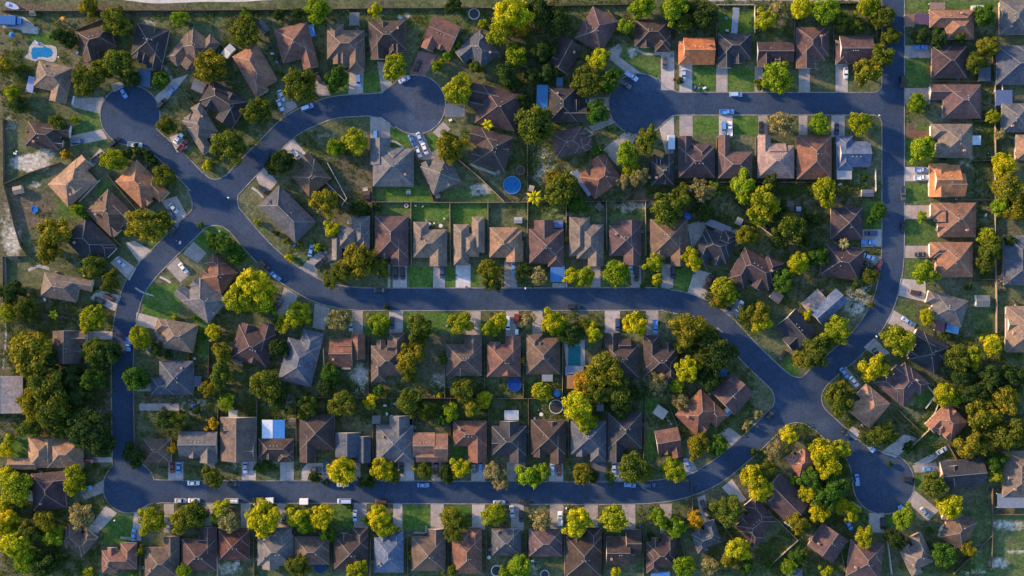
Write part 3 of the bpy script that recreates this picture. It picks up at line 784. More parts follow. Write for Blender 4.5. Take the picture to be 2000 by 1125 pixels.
# roofs read off the photo block by block (photo px), main block first, street wing second
CUSTOM = {
 'C1': [(688,422,722,482,'h'),(648,465,668,508,'gy'),(658,440,702,486,'h'),(700,450,722,500,'h')],
 'C2': [(732,422,797,503,'h'),(762,470,797,519,'gy'),(743,470,759,506,'gy')],
 'C3': [(807,448,873,503,'h'),(839,475,873,520,'gy'),(807,433,838,480,'h')],
 'C4': [(886,438,916,518,'h'),(900,455,936,502,'h'),(921,423,947,494,'h')],
 'C5': [(956,444,1012,503,'h'),(988,470,1022,512,'gy'),(965,450,1020,500,'h')],
 'C6': [(1033,447,1101,515,'h'),(1070,480,1101,521,'h'),(1043,430,1082,480,'gy')],
 'C7': [(1112,424,1152,500,'h'),(1148,478,1179,520,'gy'),(1126,438,1179,506,'h')],
 'C8': [(1190,440,1252,500,'h'),(1218,475,1252,518,'gy'),(1212,430,1252,480,'gy')],
 'B1': [(1325,286,1396,347,'h'),(1325,266,1352,318,'gy'),(1350,280,1388,330,'h')],
 'B2': [(1403,296,1469,348,'h'),(1403,264,1426,330,'gy')],
 'B3': [(1480,284,1551,348,'h'),(1480,264,1506,320,'gy'),(1500,280,1535,312,'gx')],
 'B4': [(1557,264,1624,350,'h'),(1595,268,1624,310,'h')],
 'B5': [(1640,276,1699,326,'gx'),(1633,265,1666,333,'h')],
 'A2': [(1335,74,1395,126,'gx'),(1325,80,1352,126,'h'),(1333,80,1358,124,'h')],
 'A5': [(1555,53,1612,118,'h'),(1555,90,1590,134,'gy'),(1585,60,1619,110,'h')],
 'A6': [(1640,70,1704,124,'gx'),(1632,78,1658,126,'h'),(1646,74,1672,122,'h')],
 'E6': [(655,845,704,893,'gy'),(696,852,724,904,'gy')],
 'E7': [(735,830,807,901,'h'),(770,860,807,903,'h'),(760,812,800,860,'gy')],
 'E8': [(807,845,850,893,'gx'),(849,847,875,902,'gx'),(812,880,856,903,'gx')],
 'E9': [(885,822,951,872,'h'),(914,850,951,903,'gy')],
 'E10': [(960,832,1028,890,'h'),(995,860,1028,903,'gy'),(960,850,990,880,'gx'),(975,822,1015,860,'gy')],
 'D1': [(644,663,688,717,'gx'),(685,652,713,702,'gy'),(660,660,688,690,'gx')],
 'D3': [(871,672,941,734,'h'),(907,654,941,700,'gy'),(885,690,915,734,'gy')],
 'D5': [(1028,660,1094,731,'h'),(1028,652,1060,690,'h'),(1040,668,1070,700,'gy')],
 'G1': [(1816,20,1902,54,'h'),(1846,30,1902,77,'h')],
 'G5': [(1824,322,1874,384,'gx'),(1815,320,1853,385,'gy'),(1850,338,1885,384,'gx')],
 'H15': [(92,858,162,914,'h'),(15,895,70,917,'gx'),(55,853,108,914,'h'),(80,856,114,900,'gy')],
 'H36': [(728,290,808,364,'h'),(723,270,762,322,'gy'),(748,288,790,330,'h')],
 'H22': [(311,705,377,771,'h'),(295,737,340,771,'h')],
 'F9': [(804,1048,870,1115,'h'),(835,1033,868,1078,'gy'),(810,1060,840,1110,'h')],
 'F11': [(960,1033,1017,1085,'h'),(988,1033,1017,1064,'gy'),(962,1036,984,1066,'gy')],
 'F5': [(503,1045,573,1105,'h'),(535,1030,570,1075,'h'),(512,1070,545,1112,'gy')],
 'F14': [(1184,1048,1230,1106,'gx'),(1222,1034,1252,1084,'gx'),(1186,1062,1240,1100,'gx')],
}
LOCAL = {  # the same in the house's own frame
 'H24': [(0,-12,66,84,'h'),(-12,26,42,56,'h')],
 'H49': [(0,0,68,34,'gx')],
 'H50': [(0,-4,60,52,'gx'),(12,10,30,40,'gy')],
 'H34': [(0,0,58,102,'h'),(8,10,40,60,'gy')],
 'H9': [(0,-6,60,76,'h'),(14,14,30,60,'gy'),(-8,-10,26,50,'gx')],
 'H12': [(0,-4,62,80,'h'),(14,18,32,50,'h')],
 'H5': [(0,-4,54,84,'h'),(-12,20,30,52,'h')],
 'H72': [(0,0,60,50,'h'),(-14,10,30,62,'gy')],
}
def custom(key, x, y, ang):
    if key in LOCAL: return LOCAL[key]
    a = math.radians(ang); out = []
    for x0, y0, x1, y1, k in CUSTOM[key]:
        dx, dy, w, d = (x0 + x1) / 2 - x, (y0 + y1) / 2 - y, x1 - x0, y1 - y0
        if round(ang / 90) % 2: w, d = d, w; k = {'gx': 'gy', 'gy': 'gx', 'h': 'h'}[k]
        out.append((dx * math.cos(a) + dy * math.sin(a), -dx * math.sin(a) + dy * math.cos(a), w, d, k))
    return out
def piece_h(p, x, y):
    cx, cy, w, d, k, z = p
    ax, ay = w / 2 - abs(x - cx), d / 2 - abs(y - cy)
    if ax < 0 or ay < 0: return -1
    pt = PITCH if p[4] != 'gx' or w < 15 else PITCH
    if k == 'h': return z + pt * min(ax, ay)
    if k == 'gx': return z + pt * ay
    return z + pt * ax

def add_roof(mb, p, pitch):
    cx, cy, w, d, k, z = p
    a, b = w / 2, d / 2
    x0, x1, y0, y1 = cx - a, cx + a, cy - b, cy + b
    lo = z - 0.16
    base = [(x0, y0, z), (x1, y0, z), (x1, y1, z), (x0, y1, z)]
    if k == 'h':
        if a >= b: r = [(cx - a + b, cy, z + pitch * b), (cx + a - b, cy, z + pitch * b)]
        else: r = [(cx, cy - b + a, z + pitch * a), (cx, cy + b - a, z + pitch * a)]
        v = base + r
        if a >= b: f = [(0, 1, 5, 4), (1, 2, 5), (2, 3, 4, 5), (3, 0, 4)]; caps = [(4, 5), (0, 4), (3, 4), (1, 5), (2, 5)]
        else: f = [(0, 1, 4), (1, 2, 5, 4), (2, 3, 5), (3, 0, 4, 5)]; caps = [(4, 5), (0, 4), (1, 4), (2, 5), (3, 5)]
    elif k == 'gx':
        v = base + [(x0, cy, z + pitch * b), (x1, cy, z + pitch * b)]
        f = [(0, 1, 5, 4), (2, 3, 4, 5), (1, 2, 5), (3, 0, 4)]; caps = [(4, 5)]
    else:
        v = base + [(cx, y0, z + pitch * a), (cx, y1, z + pitch * a)]
        f = [(1, 2, 5, 4), (3, 0, 4, 5), (0, 1, 4), (2, 3, 5)]; caps = [(4, 5)]
    mb.add(v, f, 0)
    if k != 'h': mb.m[-2:] = [2, 2]
    mb.add(base + [(x, y, lo) for x, y, _ in base], [(0, 4, 5, 1), (1, 5, 6, 2), (2, 6, 7, 3), (3, 7, 4, 0), (4, 7, 6, 5)], 2)
    for i, j in caps:
        q0, q1 = Vector(v[i]), Vector(v[j])
        if (q1 - q0).length > 0.5:
            if i < 4: q0 = q0 + (q1 - q0) * 0.02
            mb.beam(q0 + Vector((0, 0, 0.02)), q1 + Vector((0, 0, 0.02)), 0.22, 0.07, 1)

_m = MB(); _m.cyl(0, 0, -0.15, 0.38, 0.11, n=8); _m.cyl(0, 0, 0.38, 0.44, 0.17, 0.12, n=8); VENT = _m.mesh('vent', MAT['galv'])
_m = MB(); _m.box(-2.35, -0.05, 0, 2.35, 0.05, 2.15)
for _k in range(3): _m.box(-2.3, -0.07, 0.5 + 0.53 * _k, 2.3, -0.052, 0.53 + 0.53 * _k)
GARAGE = _m.mesh('garage_door', MAT['painted'])
_m = MB(); _m.box(-0.46, -0.05, 0, 0.46, 0.05, 2.05); _m.box(-0.3, -0.07, 0.25, 0.3, -0.052, 0.9); _m.box(-0.3, -0.07, 1.1, 0.3, -0.052, 1.85); DOOR = _m.mesh('front_door', MAT['painted'])
_m = MB(); _m.box(-0.8, -0.04, 0.9, 0.8, 0.04, 2.1, 0)
for _x in (-0.82, 0.76): _m.box(_x, -0.08, 0.86, _x + 0.06, -0.045, 2.14, 1)
for _z in (0.84, 2.1): _m.box(-0.86, -0.085, _z, 0.86, -0.042, _z + 0.06, 1)
_m.box(-0.02, -0.07, 0.9, 0.02, -0.044, 2.1, 1); WINDOW = _m.mesh('window', [MAT['glass'], MAT['white']])
_m = MB(); _m.box(-0.35, -0.35, -1.2, 0.35, 0.35, 0.95); _m.box(-0.42, -0.42, 0.95, 0.42, 0.42, 1.05); CHIM = _m.mesh('chimney', MAT['matte'])
_m = MB(); _m.box(-0.45, -0.45, 0, 0.45, 0.45, 0.8); _m.cyl(0, 0, 0.8, 0.86, 0.36, n=12); ACU = _m.mesh('air_conditioner', MAT['painted'])

HPOS = {}
WALLC = [(0.30,0.20,0.15), (0.36,0.28,0.22), (0.26,0.15,0.12), (0.42,0.37,0.31), (0.32,0.29,0.27)]
def house(key, short, word, x, y, w, d, ang, side, style, col):
    rnd = random.Random(key)
    a = math.radians(ang)
    if ang % 360 > 95 and ang % 360 < 265: side = -side      # side is given as seen in the photo
    root = empty('house', P(x, y, 0) * (1 - WH / CAM_H), -a)
    root.location.z = 0
    form = {0: 'hip-roofed', 1: 'hip-roofed', 2: 'gabled', 3: 'hip-roofed', 4: 'many-gabled', 5: 'square hip-roofed', 6: 'gable-roofed', 7: 'low-roofed'}[style]
    sh = short.split(' ')
    lab = f"{word} {form} house, {short}" if key[0] in 'ABCDEFG' else f"{short}, {form}"
    lab = lab.replace('gabled gabled', 'gabled')
    if key[0] in 'ABCDEF' and short.split()[0] in ORD: lab += ', counting from left'
    if key[0] == 'G': lab += ', counting from top'
    tag(root, lab, 'house', 'houses of the neighbourhood')
    HPOS[key] = (x, y, short, ang, w, d)
    pc = [(cx * M, -cy * M, pw * M, pd * M, k, WH + 0.035 * i) for i, (cx, cy, pw, pd, k) in enumerate(custom(key, x, y, ang) if key in CUSTOM or key in LOCAL else local_pieces(w, d, side, style, rnd, word))]
    if rnd.random() < 0.6 and style != 7 and key not in CUSTOM and key not in LOCAL:
        pc.append((rnd.uniform(-.25, .25) * w * M, rnd.choice([-.22, .2]) * d * M, w * M * rnd.uniform(.26, .4), d * M * rnd.uniform(.3, .46), rnd.choice(['gy', 'h', 'gx']), WH + .035 * len(pc)))
    pc = [(cx, cy, pw - 0.09 * i, pd - 0.07 * i, k, z) for i, (cx, cy, pw, pd, k, z) in enumerate(pc)]
    pitch = PITCH if style != 7 else 0.12
    rb = MB()
    for p in pc: add_roof(rb, p, pitch)
    roof = rb.build('roof', [MAT['shingles'], MAT['ridge'], MAT['fascia']], root)
    j = rnd.uniform(0.9, 1.12)
    gr = sum(col) / 3; q = 0.0 if max(col) > .26 else 0.12; roof.color = (*[(c * (1 - q) + gr * q) * j * 0.78 for c in col], 1)
    wc = rnd.choice(WALLC)
    wb = MB()
    for i, (cx, cy, pw, pd, k, z) in enumerate(pc):
        e = 0.45
        wb.box(cx - pw / 2 + e, cy - pd / 2 + e, -0.1, cx + pw / 2 - e, cy + pd / 2 - e, z - 0.165)
    wall = wb.build('wall', MAT['wall'], root)
    wall.color = (*wc, 1)
    # garage door and front door on the street side, windows all round
    g = pc[1] if len(pc) > 1 else pc[0]
    m0 = pc[0]
    gy = g[1] - g[3] / 2 + 0.45 - 0.02
    gd = share('garage_door', GARAGE, root, (g[0], gy, 0), 0, rnd.choice([(0.6,0.58,0.55), (0.5,0.42,0.34), (0.65,0.65,0.66)]))
    my = m0[1] - m0[3] / 2 + 0.45 - 0.02
    sx = 1 if g[0] < m0[0] else -1
    if len(pc) > 1 and style not in (7,):
        share('front_door', DOOR, root, (m0[0] + sx * 0.6, my, 0), 0, rnd.choice([(0.25,0.05,0.04), (0.08,0.05,0.03), (0.5,0.5,0.5), (0.05,0.08,0.14)]))
    share('window', WINDOW, root, (m0[0] + sx * m0[2] * 0.33, my, 0))
    by = m0[1] + m0[3] / 2 - 0.45 + 0.02
    for q in (-0.22, 0.28): share('window', WINDOW, root, (m0[0] + q * m0[2], by, 0), math.pi)
    share('window', WINDOW, root, (m0[0] + m0[2] / 2 - 0.45 + 0.02, m0[1] + 0.1 * m0[3], 0), math.pi / 2)
    share('window', WINDOW, root, (m0[0] - m0[2] / 2 + 0.45 - 0.02, m0[1] + 0.1 * m0[3], 0), -math.pi / 2)
    def top(px, py):
        h = -1
        for p in pc:
            ax, ay = p[2] / 2 - abs(px - p[0]), p[3] / 2 - abs(py - p[1])
            if ax < 0 or ay < 0: continue
            h = max(h, p[5] + pitch * (min(ax, ay) if p[4] == 'h' else ay if p[4] == 'gx' else ax))
        return h
    n = rnd.choice([0, 1, 2, 3, 3])
    vy = m0[1] + rnd.choice([0.9, 1.2, -0.9]); vx0 = m0[0] - m0[2] * 0.14
    vs_ = rnd.choice([0.07, 0.1, 0.13]) * m0[2]
    for i in range(n):
        px = vx0 + i * vs_
        share('vent', VENT, roof, (px, vy, top(px, vy)))
    if rnd.random() < 0.35:
        px, py = m0[0] - sx * -m0[2] * 0.3, m0[1] + m0[3] * 0.2
        share('chimney', CHIM, roof, (px, py, top(px, py) + 0.3), 0, (0.3, 0.2, 0.16))
    return root
for h in HOUSES: house(*h)
# ------------------------------------------------------------------ words that tell one tree, car or fence from the next
USED = set()
def where8(dx, dy):
    a = math.degrees(math.atan2(dy, dx)) % 360
    return ['right of', 'lower right of', 'below', 'lower left of', 'left of', 'upper left of', 'above', 'upper right of'][int(((a + 22.5) % 360) // 45)]
def near(x, y):
    return sorted(HPOS.values(), key=lambda h: math.hypot(h[0] - x, h[1] - y))
def front_rel(h, x, y):
    a = math.radians(h[3])
    fx, fy = -math.sin(a), math.cos(a)
    rx, ry = math.cos(a), math.sin(a)
    u = (x - h[0]) * fx + (y - h[1]) * fy
    s_ = (x - h[0]) * rx + (y - h[1]) * ry
    if u > h[5] * 0.42 and abs(s_) < h[4] * 0.75: return 'in front of'
    if u < -h[5] * 0.42 and abs(s_) < h[4] * 0.75: return 'behind'
    return 'beside'
def fits(s): return len(s.split()) <= 16
def label_for(heads, x, y, joiner=''):
    """the first wording not used yet"""
    hs = near(x, y)
    c = []
    for hd in heads:
        c.append(f"{hd} {joiner}{front_rel(hs[0], x, y)} {hs[0][2]}")
    for hd in heads:
        for h in hs[:2]:
            c.append(f"{hd} {where8(x - h[0], y - h[1])} {h[2]}")
    for hd in heads:
        c.append(f"{hd} {where8(x - hs[0][0], y - hs[0][1])} {hs[0][2]}, toward its far side")
    for ex in ('just', 'partly', 'farther', 'well', 'close', 'away'):
        for hd in heads:
            for h in hs[:3]:
                c.append(f"{hd} {ex} {where8(x - h[0], y - h[1])} {h[2]}")
    for k in range(3, 9):
        for hd in heads:
            c.append(f"{hd} {where8(x - hs[k][0], y - hs[k][1])} {hs[k][2]}")
    for s in c:
        if s not in USED and fits(s):
            USED.add(s)
            return s
    s = c[-1]; USED.add(s)
    return s
# ------------------------------------------------------------------ trees
def crown_mesh(seed, n_lobes, leaves, leaf, squash=0.72, ragged=0.25, bare=False):
    """a crown of radius 1: leaf-sized faces through many overlapping clumps"""
    r = random.Random(seed)
    lobes = []
    for i in range(n_lobes):
        while True:
            v = Vector((r.uniform(-1, 1), r.uniform(-1, 1), r.uniform(-0.75, 1)))
            if 0.2 < v.length < 1: break
        q = r.uniform(0.17, 0.36)
        v = v.normalized() * (1 - q) * r.uniform(0.65, 1.22)
        lobes.append((Vector((v.x, v.y, v.z * squash)), q * r.uniform(0.9, 1.25)))
    lobes.append((Vector((r.uniform(-.1, .1), r.uniform(-.1, .1), 0.05)), 0.5))
    ws = [q[1] ** 2 for q in lobes]
    mb = MB()
    vs, fs = [], []
    for i in range(leaves):
        c, q = r.choices(lobes, ws)[0]
        n = Vector((r.gauss(0, 1), r.gauss(0, 1), r.gauss(0.15, 1))).normalized()
        pos = c + n * q * (1 - abs(r.gauss(0, ragged)) * 0.8) * Vector((1, 1, 1)).x
        if r.random() < 0.06: pos = pos + n * q * r.uniform(0.05, 0.35)
        t = (n + Vector((r.gauss(0, .55), r.gauss(0, .55), r.gauss(0, .55)))).normalized()
        u = t.orthogonal().normalized()
        u = Matrix.Rotation(r.uniform(0, 6.28), 3, t) @ u
        w = t.cross(u)
        s_ = leaf * r.uniform(0.6, 1.35)
        b = len(vs)
        vs += [pos - u * s_ - w * s_ * .3, pos - w * s_ * 0.75 + u * s_ * .2, pos + u * s_, pos + w * s_ * 0.8 - u * s_ * .1]
        fs.append((b, b + 1, b + 2, b + 3))
    mb.add(vs, fs)
    return mb.mesh('crown', MAT['leaves'])

def limb(mb, a, b, r0, r1, n=6):
    a, b = Vector(a), Vector(b)
    d = (b - a).normalized(); u = d.orthogonal().normalized(); w = d.cross(u)
    vs = []
    for p, rr in ((a, r0), (b, r1)):
        for i in range(n):
            t = 2 * math.pi * i / n
            vs.append(p + u * rr * math.cos(t) + w * rr * math.sin(t))
    mb.add(vs, [(i, (i + 1) % n, n + (i + 1) % n, n + i) for i in range(n)])

def trunk_mesh(seed, bare=False):
    """trunk and limbs for a crown of radius 1 whose centre is at z = 1.05"""
    r = random.Random(seed)
    mb = MB()
    limb(mb, (0, 0, -0.05), (0.02, 0.01, 0.35), 0.085, 0.06, 8)
    limb(mb, (0.02, 0.01, 0.33), (0.0, 0.0, 0.8), 0.06, 0.04)
    def grow(p, d, ln, rad, depth):
        q = p + d * ln
        limb(mb, p, q, rad, rad * 0.55, 5)
        if depth:
            for _ in range(3):
                nd = (d + Vector((r.gauss(0, .55), r.gauss(0, .55), r.gauss(0.12, .4)))).normalized()
                grow(p + d * ln * r.uniform(0.55, 1), nd, ln * 0.66, rad * 0.55, depth - 1)
    for k in range(7 if bare else 5):
        t = 2 * math.pi * (k + r.random() * .6) / (7 if bare else 5)
        grow(Vector((0, 0, r.uniform(0.35, 0.7))), Vector((math.cos(t), math.sin(t), 0.7)).normalized(), 0.46, 0.034, 4 if bare else 1)
    return mb.mesh('trunk', MAT['bark'])

CROWNS = [crown_mesh(11 + i, 20 + (i % 4) * 7, 7000, 0.058, ragged=0.22 + 0.07 * (i % 3), squash=(0.72, 0.85, 0.62)[i % 3]) for i in range(12)]
SPARSE = [crown_mesh(51 + i, 26, 3400, 0.060, ragged=0.42) for i in range(3)]
SMALL = [crown_mesh(71 + i, 9, 1500, 0.115, ragged=0.2) for i in range(4)]
TRUNKS = [trunk_mesh(31 + i) for i in range(3)]
BARE = [trunk_mesh(91, True), trunk_mesh(92, True)]

TCOL = {'Y': ((0.36,0.35,0.018), 'bright yellow'), 'G': ((0.17,0.25,0.020), 'bright green'), 'H': ((0.24,0.27,0.020), 'yellow-green'), 'O': ((0.100,0.125,0.022), 'olive'),
 'D': ((0.042,0.072,0.022), 'dark green'), 'M': ((0.060,0.125,0.022), 'mid green'), 'U': ((0.38,0.25,0.025), 'orange-gold'), 'P': ((0.26,0.23,0.11), 'pale'), 'B': ((0.20,0.15,0.12), 'bare'),
 'T': ((0.185,0.175,0.022), 'golden olive'), 'R': ((0.15,0.03,0.02), 'dark red')}
# x, y, crown radius in photo px, colour
TREES = """172 8 22 T|228 40 32 O|350 35 17 G|478 62 32 O|482 30 18 M|115 70 18 D|135 78 16 D|165 158 28 O|195 138 24 O|228 125 32 O|252 152 22 D|312 155 18 M|408 128 32 T|20 182 17 H|8 130 18 T|35 205 18 D|322 243 20 O|447 285 37 O|110 240 17 O|
620 20 26 G|733 18 16 Y|543 28 14 D|580 28 14 D|582 165 34 O|657 152 26 M|500 215 30 O|770 130 26 H|895 174 29 H|885 10 16 D|930 132 15 O|1000 28 38 Y|972 62 26 H|1014 48 22 U|1006 108 24 G|985 145 24 D|880 285 32 T|1052 22 28 D|1088 42 28 D|1062 98 24 D|
1170 115 21 Y|1148 160 30 O|1190 158 24 M|1222 50 18 G|1255 12 25 G|1318 18 28 G|1336 42 20 O|1375 30 28 D|1350 12 20 D|1492 38 24 H|1166 218 22 M|1045 240 38 O|1000 165 16 D|1040 145 16 D|1020 190 14 D|1070 140 20 D|
1521 150 31 G|1565 15 25 Y|1518 22 18 P|1613 20 26 G|1642 42 20 O|1695 15 26 H|1728 32 25 O|1722 108 25 O|1695 142 28 T|1738 68 20 O|1672 48 18 O|1930 90 22 T|1905 122 20 O|1925 30 24 M|1832 75 18 D|1800 70 18 D|1872 70 14 O|1528 242 30 P|1601 243 20 G|1680 240 25 H|1789 200 19 G|1940 228 15 H|1803 292 30 G|1952 262 11 P|
222 312 24 H|318 345 22 O|150 408 14 G|166 420 12 M|105 458 32 T|95 490 26 T|280 442 36 T|312 432 18 O|180 520 24 O|168 533 13 Y|215 548 25 O|418 470 18 M|440 480 22 M|462 496 20 M|468 578 34 H|497 560 38 Y|515 588 30 G|
548 317 28 D|655 287 20 G|690 280 26 H|635 395 30 T|646 447 16 Y|564 505 10 Y|700 508 34 T|672 530 22 O|735 520 20 O|650 545 20 O|955 530 26 T|962 556 18 D|700 405 18 D|1225 300 24 G|1265 276 28 O|1232 332 17 H|1250 345 20 P|1218 354 15 P|1168 292 14 M|1095 372 34 O|1080 350 20 T|1125 398 20 M|
1305 405 34 O|1312 392 14 H|1335 380 20 O|1370 370 24 P|1396 366 14 G|1455 365 30 G|1492 395 32 H|1485 425 20 G|1375 415 20 D|1458 462 24 T|1522 405 18 D|1545 445 32 O|1560 512 21 Y|1530 545 22 M|1600 497 22 M|1277 515 20 H|1280 545 13 Y|1352 505 22 Y|1205 535 24 G|1120 540 20 Y|1140 540 22 H|1052 540 18 P|1021 530 17 D|1412 562 26 H|1405 585 18 T|1426 580 18 G|
1612 375 27 H|1505 360 20 D|1970 368 36 T|1962 325 26 Y|1985 405 28 T|1960 400 22 G|1716 412 18 M|1700 428 12 M|1800 424 13 G|1808 532 26 G|1936 485 24 O|1928 462 18 H|1924 515 18 O|1700 540 16 O|1672 556 14 D|1960 550 21 B|1975 470 14 D|1520 470 18 D|1570 470 16 D|1590 430 16 D|
20 570 26 D|50 602 26 O|12 610 18 H|180 620 29 H|166 642 10 Y|60 690 40 T|40 668 20 O|95 700 22 D|185 690 26 O|212 690 26 D|140 740 28 D|80 752 38 O|60 790 28 T|100 800 40 O|150 775 28 D|178 740 24 M|168 840 44 D|200 868 26 D|120 835 26 D|60 835 26 O|272 658 24 H|262 738 24 M|278 752 14 M|305 685 15 D|415 650 16 Y|430 690 22 T|432 730 26 O|410 758 20 T|442 785 18 G|322 818 20 D|347 822 18 O|260 890 26 D|380 800 12 D|
577 614 26 H|556 636 18 H|544 680 20 D|520 755 32 O|508 745 22 T|545 785 20 D|645 730 20 M|636 755 18 D|660 625 26 P|742 635 22 G|722 630 14 P|820 640 30 O|800 700 28 T|818 668 20 O|798 735 16 O|898 632 25 H|955 640 20 H|975 628 20 Y|725 785 15 Y|668 790 28 O|600 792 22 O|592 812 14 O|800 785 26 O|830 802 22 O|905 762 24 O|920 795 20 T|946 780 16 Y|880 805 18 G|860 820 14 M|742 762 12 M|865 700 12 M|
1030 625 17 P|1078 628 24 Y|1092 640 20 G|1116 655 24 D|1158 650 22 Y|1140 635 16 O|1240 635 28 Y|1057 765 20 H|1180 725 38 T|1170 765 26 O|1212 765 28 O|1140 750 22 U|1130 795 30 Y|1148 822 22 H|1350 642 36 T|1335 672 20 O|1400 692 38 D|1380 660 26 O|1345 722 28 Y|1374 700 24 Y|1322 752 16 G|1285 750 22 P|1330 785 19 P|1385 740 26 D|1212 792 24 D|1240 770 16 D|1460 612 17 O|1482 612 22 T|1492 632 20 Y|1478 632 16 Y|
1634 648 29 H|1590 690 30 O|1565 702 18 T|1612 672 18 O|1578 616 12 Y|1530 560 18 M|1755 665 31 H|1708 718 28 Y|1638 782 32 O|1640 762 20 T|1810 618 16 Y|1870 700 26 O|1900 698 24 H|1936 675 24 Y|1845 770 20 Y|1864 776 16 G|1964 778 30 T|1922 815 34 T|1980 735 26 D|1935 740 28 D|1975 850 34 O|1898 870 28 T|1945 850 24 O|1880 735 22 D|1905 770 24 D|
1543 848 19 Y|1512 880 20 P|1608 888 26 Y|1622 915 26 Y|1642 880 22 H|1582 938 22 M|1622 962 32 M|1550 938 10 G|1578 965 18 Y|1602 956 16 O|1600 1000 22 Y|1560 1022 24 T|1643 988 16 Y|1662 1002 20 Y|1825 948 28 O|1858 990 26 Y|1840 978 14 H|1690 1050 24 H|1765 1010 26 G|1750 1055 22 D|1845 1085 24 M|1892 1075 16 T|1558 1085 20 M|1540 1108 16 G|1612 1118 14 H|1948 900 20 M|1946 930 15 H|1772 872 14 D|1725 850 26 O|1700 858 16 D|1500 915 18 O|1835 1093 12 Y|
968 925 22 P|978 945 16 P|1032 930 24 G|1058 925 20 G|1138 925 24 T|1156 928 16 D|1240 915 30 O|1195 935 12 M|1318 918 24 H|1335 937 9 P|1365 872 28 T|1402 872 24 M|1470 932 26 Y|1485 955 24 Y|1420 998 28 O|1360 1015 18 U|1288 1012 20 G|1320 1032 22 G|1055 1017 22 P|1125 1022 28 Y|1200 1014 30 H|1336 1107 21 G|1440 1075 26 Y|1425 1095 20 T|1200 1117 12 Y|1015 1108 24 G|1385 1108 18 P|1460 1105 16 M|
667 920 27 Y|715 940 17 D|745 922 24 Y|768 928 16 O|896 915 20 Y|872 928 20 D|830 920 16 O|512 1015 32 Y|582 1012 24 Y|598 1025 22 G|628 1010 24 Y|640 1042 20 M|742 1008 26 Y|752 1030 26 H|715 1018 12 M|882 1010 22 T|885 1045 18 O|905 1020 14 O|965 1006 24 H|580 1102 28 O|700 1115 22 H|880 1118 14 O|985 1120 16 G|
145 938 26 H|30 955 30 H|14 930 20 Y|10 1022 26 Y|28 1062 30 Y|160 1010 26 P|62 1035 28 O|90 1020 26 T|52 1095 28 G|82 1105 26 D|100 1050 24 G|112 1095 18 D|295 1018 27 H|352 1020 24 T|378 1005 26 O|430 1000 22 H|446 1018 24 P|415 932 24 O|337 875 12 U|415 832 14 U|275 1075 12 O|170 1118 13 Y|358 1115 15 G|10 880 16 Y|8 985 18 Y|20 860 14 H"""
def place_tree(i, x, y, r, code):
    rnd = random.Random(i * 31 + 5)
    R = r * M * 0.99
    hz = R * rnd.uniform(0.92, 1.12)
    loc = P(x, y) * (1 - hz * 1.15 / CAM_H); loc.z = 0
    col, word = TCOL[code]
    big = 'broad' if r >= 30 else 'large' if r >= 25 else 'medium' if r >= 19 else 'small' if r >= 14 else 'little'
    shape = rnd.choice(['round', 'clumpy']) if r > 18 else ''
    if code == 'B':
        root = empty('bare_tree', loc, 0.3)
        t = share('trunk', BARE[i % 2], root, color=col); t.scale = (R, R, hz)
        tag(root, label_for(['leafless pale branching tree'], x, y), 'tree', 'trees of the neighbourhood')
        return
    root = empty('tree', loc, rnd.uniform(0, 6.28))
    k = rnd.uniform(0.86, 1.14)
    c = [col[0] * k * rnd.uniform(0.92, 1.08), col[1] * k, col[2] * k]
    me = (SPARSE if code == 'P' else SMALL if r < 14 else CROWNS)[i % (3 if code == 'P' else 4 if r < 14 else 12)]
    cr = share('crown', me, root, (0, 0, hz * 1.05), color=c)
    cr.scale = (R * rnd.uniform(0.85, 1.15), R * rnd.uniform(0.85, 1.12), hz)
    tr = share('trunk', (BARE if code == 'P' else TRUNKS)[i % (2 if code == 'P' else 3)], root, color=(0.11, 0.085, 0.07)); tr.scale = (R, R, hz)
    heads = [f"{big} {word} tree", f"{big} {word} leafy tree"] if not shape else [f"{big} {word} tree", f"{big} {shape} {word} tree"]
    tag(root, label_for(heads, x, y), 'tree', 'trees of the neighbourhood')
_t = [q.split() for q in TREES.replace('\n', '').split('|')]
cut = sorted((float(q[2]) for q in _t), reverse=True)[299]
small_ones = [q for q in _t if float(q[2]) <= cut and q[3] != 'B']
big_ones = [q for q in _t if q not in small_ones]
while len(big_ones) < 298: big_ones.append(small_ones.pop(0))
for i, (x, y, r, c) in enumerate(big_ones):
    place_tree(i, float(x), float(y), float(r), c)

# the smaller trees past the first three hundred: one object, each with its own stem and crown
def leaf_copy(src, key):
    m = src.copy(); m.name = key; t = m.node_tree
    for n in t.nodes:
        if n.bl_idname == 'ShaderNodeObjectInfo':
            at = t.nodes.new('ShaderNodeAttribute'); at.attribute_name = 'tint'
            for l in list(n.outputs['Color'].links): t.links.new(at.outputs['Color'], l.to_socket)
    return m
mb = MB(); tints = []
for i, (x, y, r, c) in enumerate(small_ones):
    x, y, r = float(x), float(y), float(r)
    rnd = random.Random(i + 5000); R = r * M * 1.05; hz = R * rnd.uniform(.9, 1.15)
    o_ = P(x, y) * (1 - hz * 1.15 / CAM_H); a = rnd.uniform(0, 6.28); ca, sa = math.cos(a), math.sin(a)
    for me, mi in (((CROWNS if r > 14 else SMALL)[i % 4], 0), (TRUNKS[i % 3], 1)):
        zo = hz * 1.05 if mi == 0 else 0
        vs = [(o_.x + (v.co.x * ca - v.co.y * sa) * R, o_.y + (v.co.x * sa + v.co.y * ca) * R, v.co.z * hz + zo) for v in me.vertices]
        step = 2 if mi == 0 and r > 14 else 1
        fs = [tuple(p.vertices) for p in me.polygons][::step]
        if step == 2: vs = [vs[k] for f in fs for k in f]; fs = [tuple(range(4 * k, 4 * k + 4)) for k in range(len(fs))]
        mb.add(vs, fs, mi); tints += [(*TCOL[c][0], 1)] * len(vs)
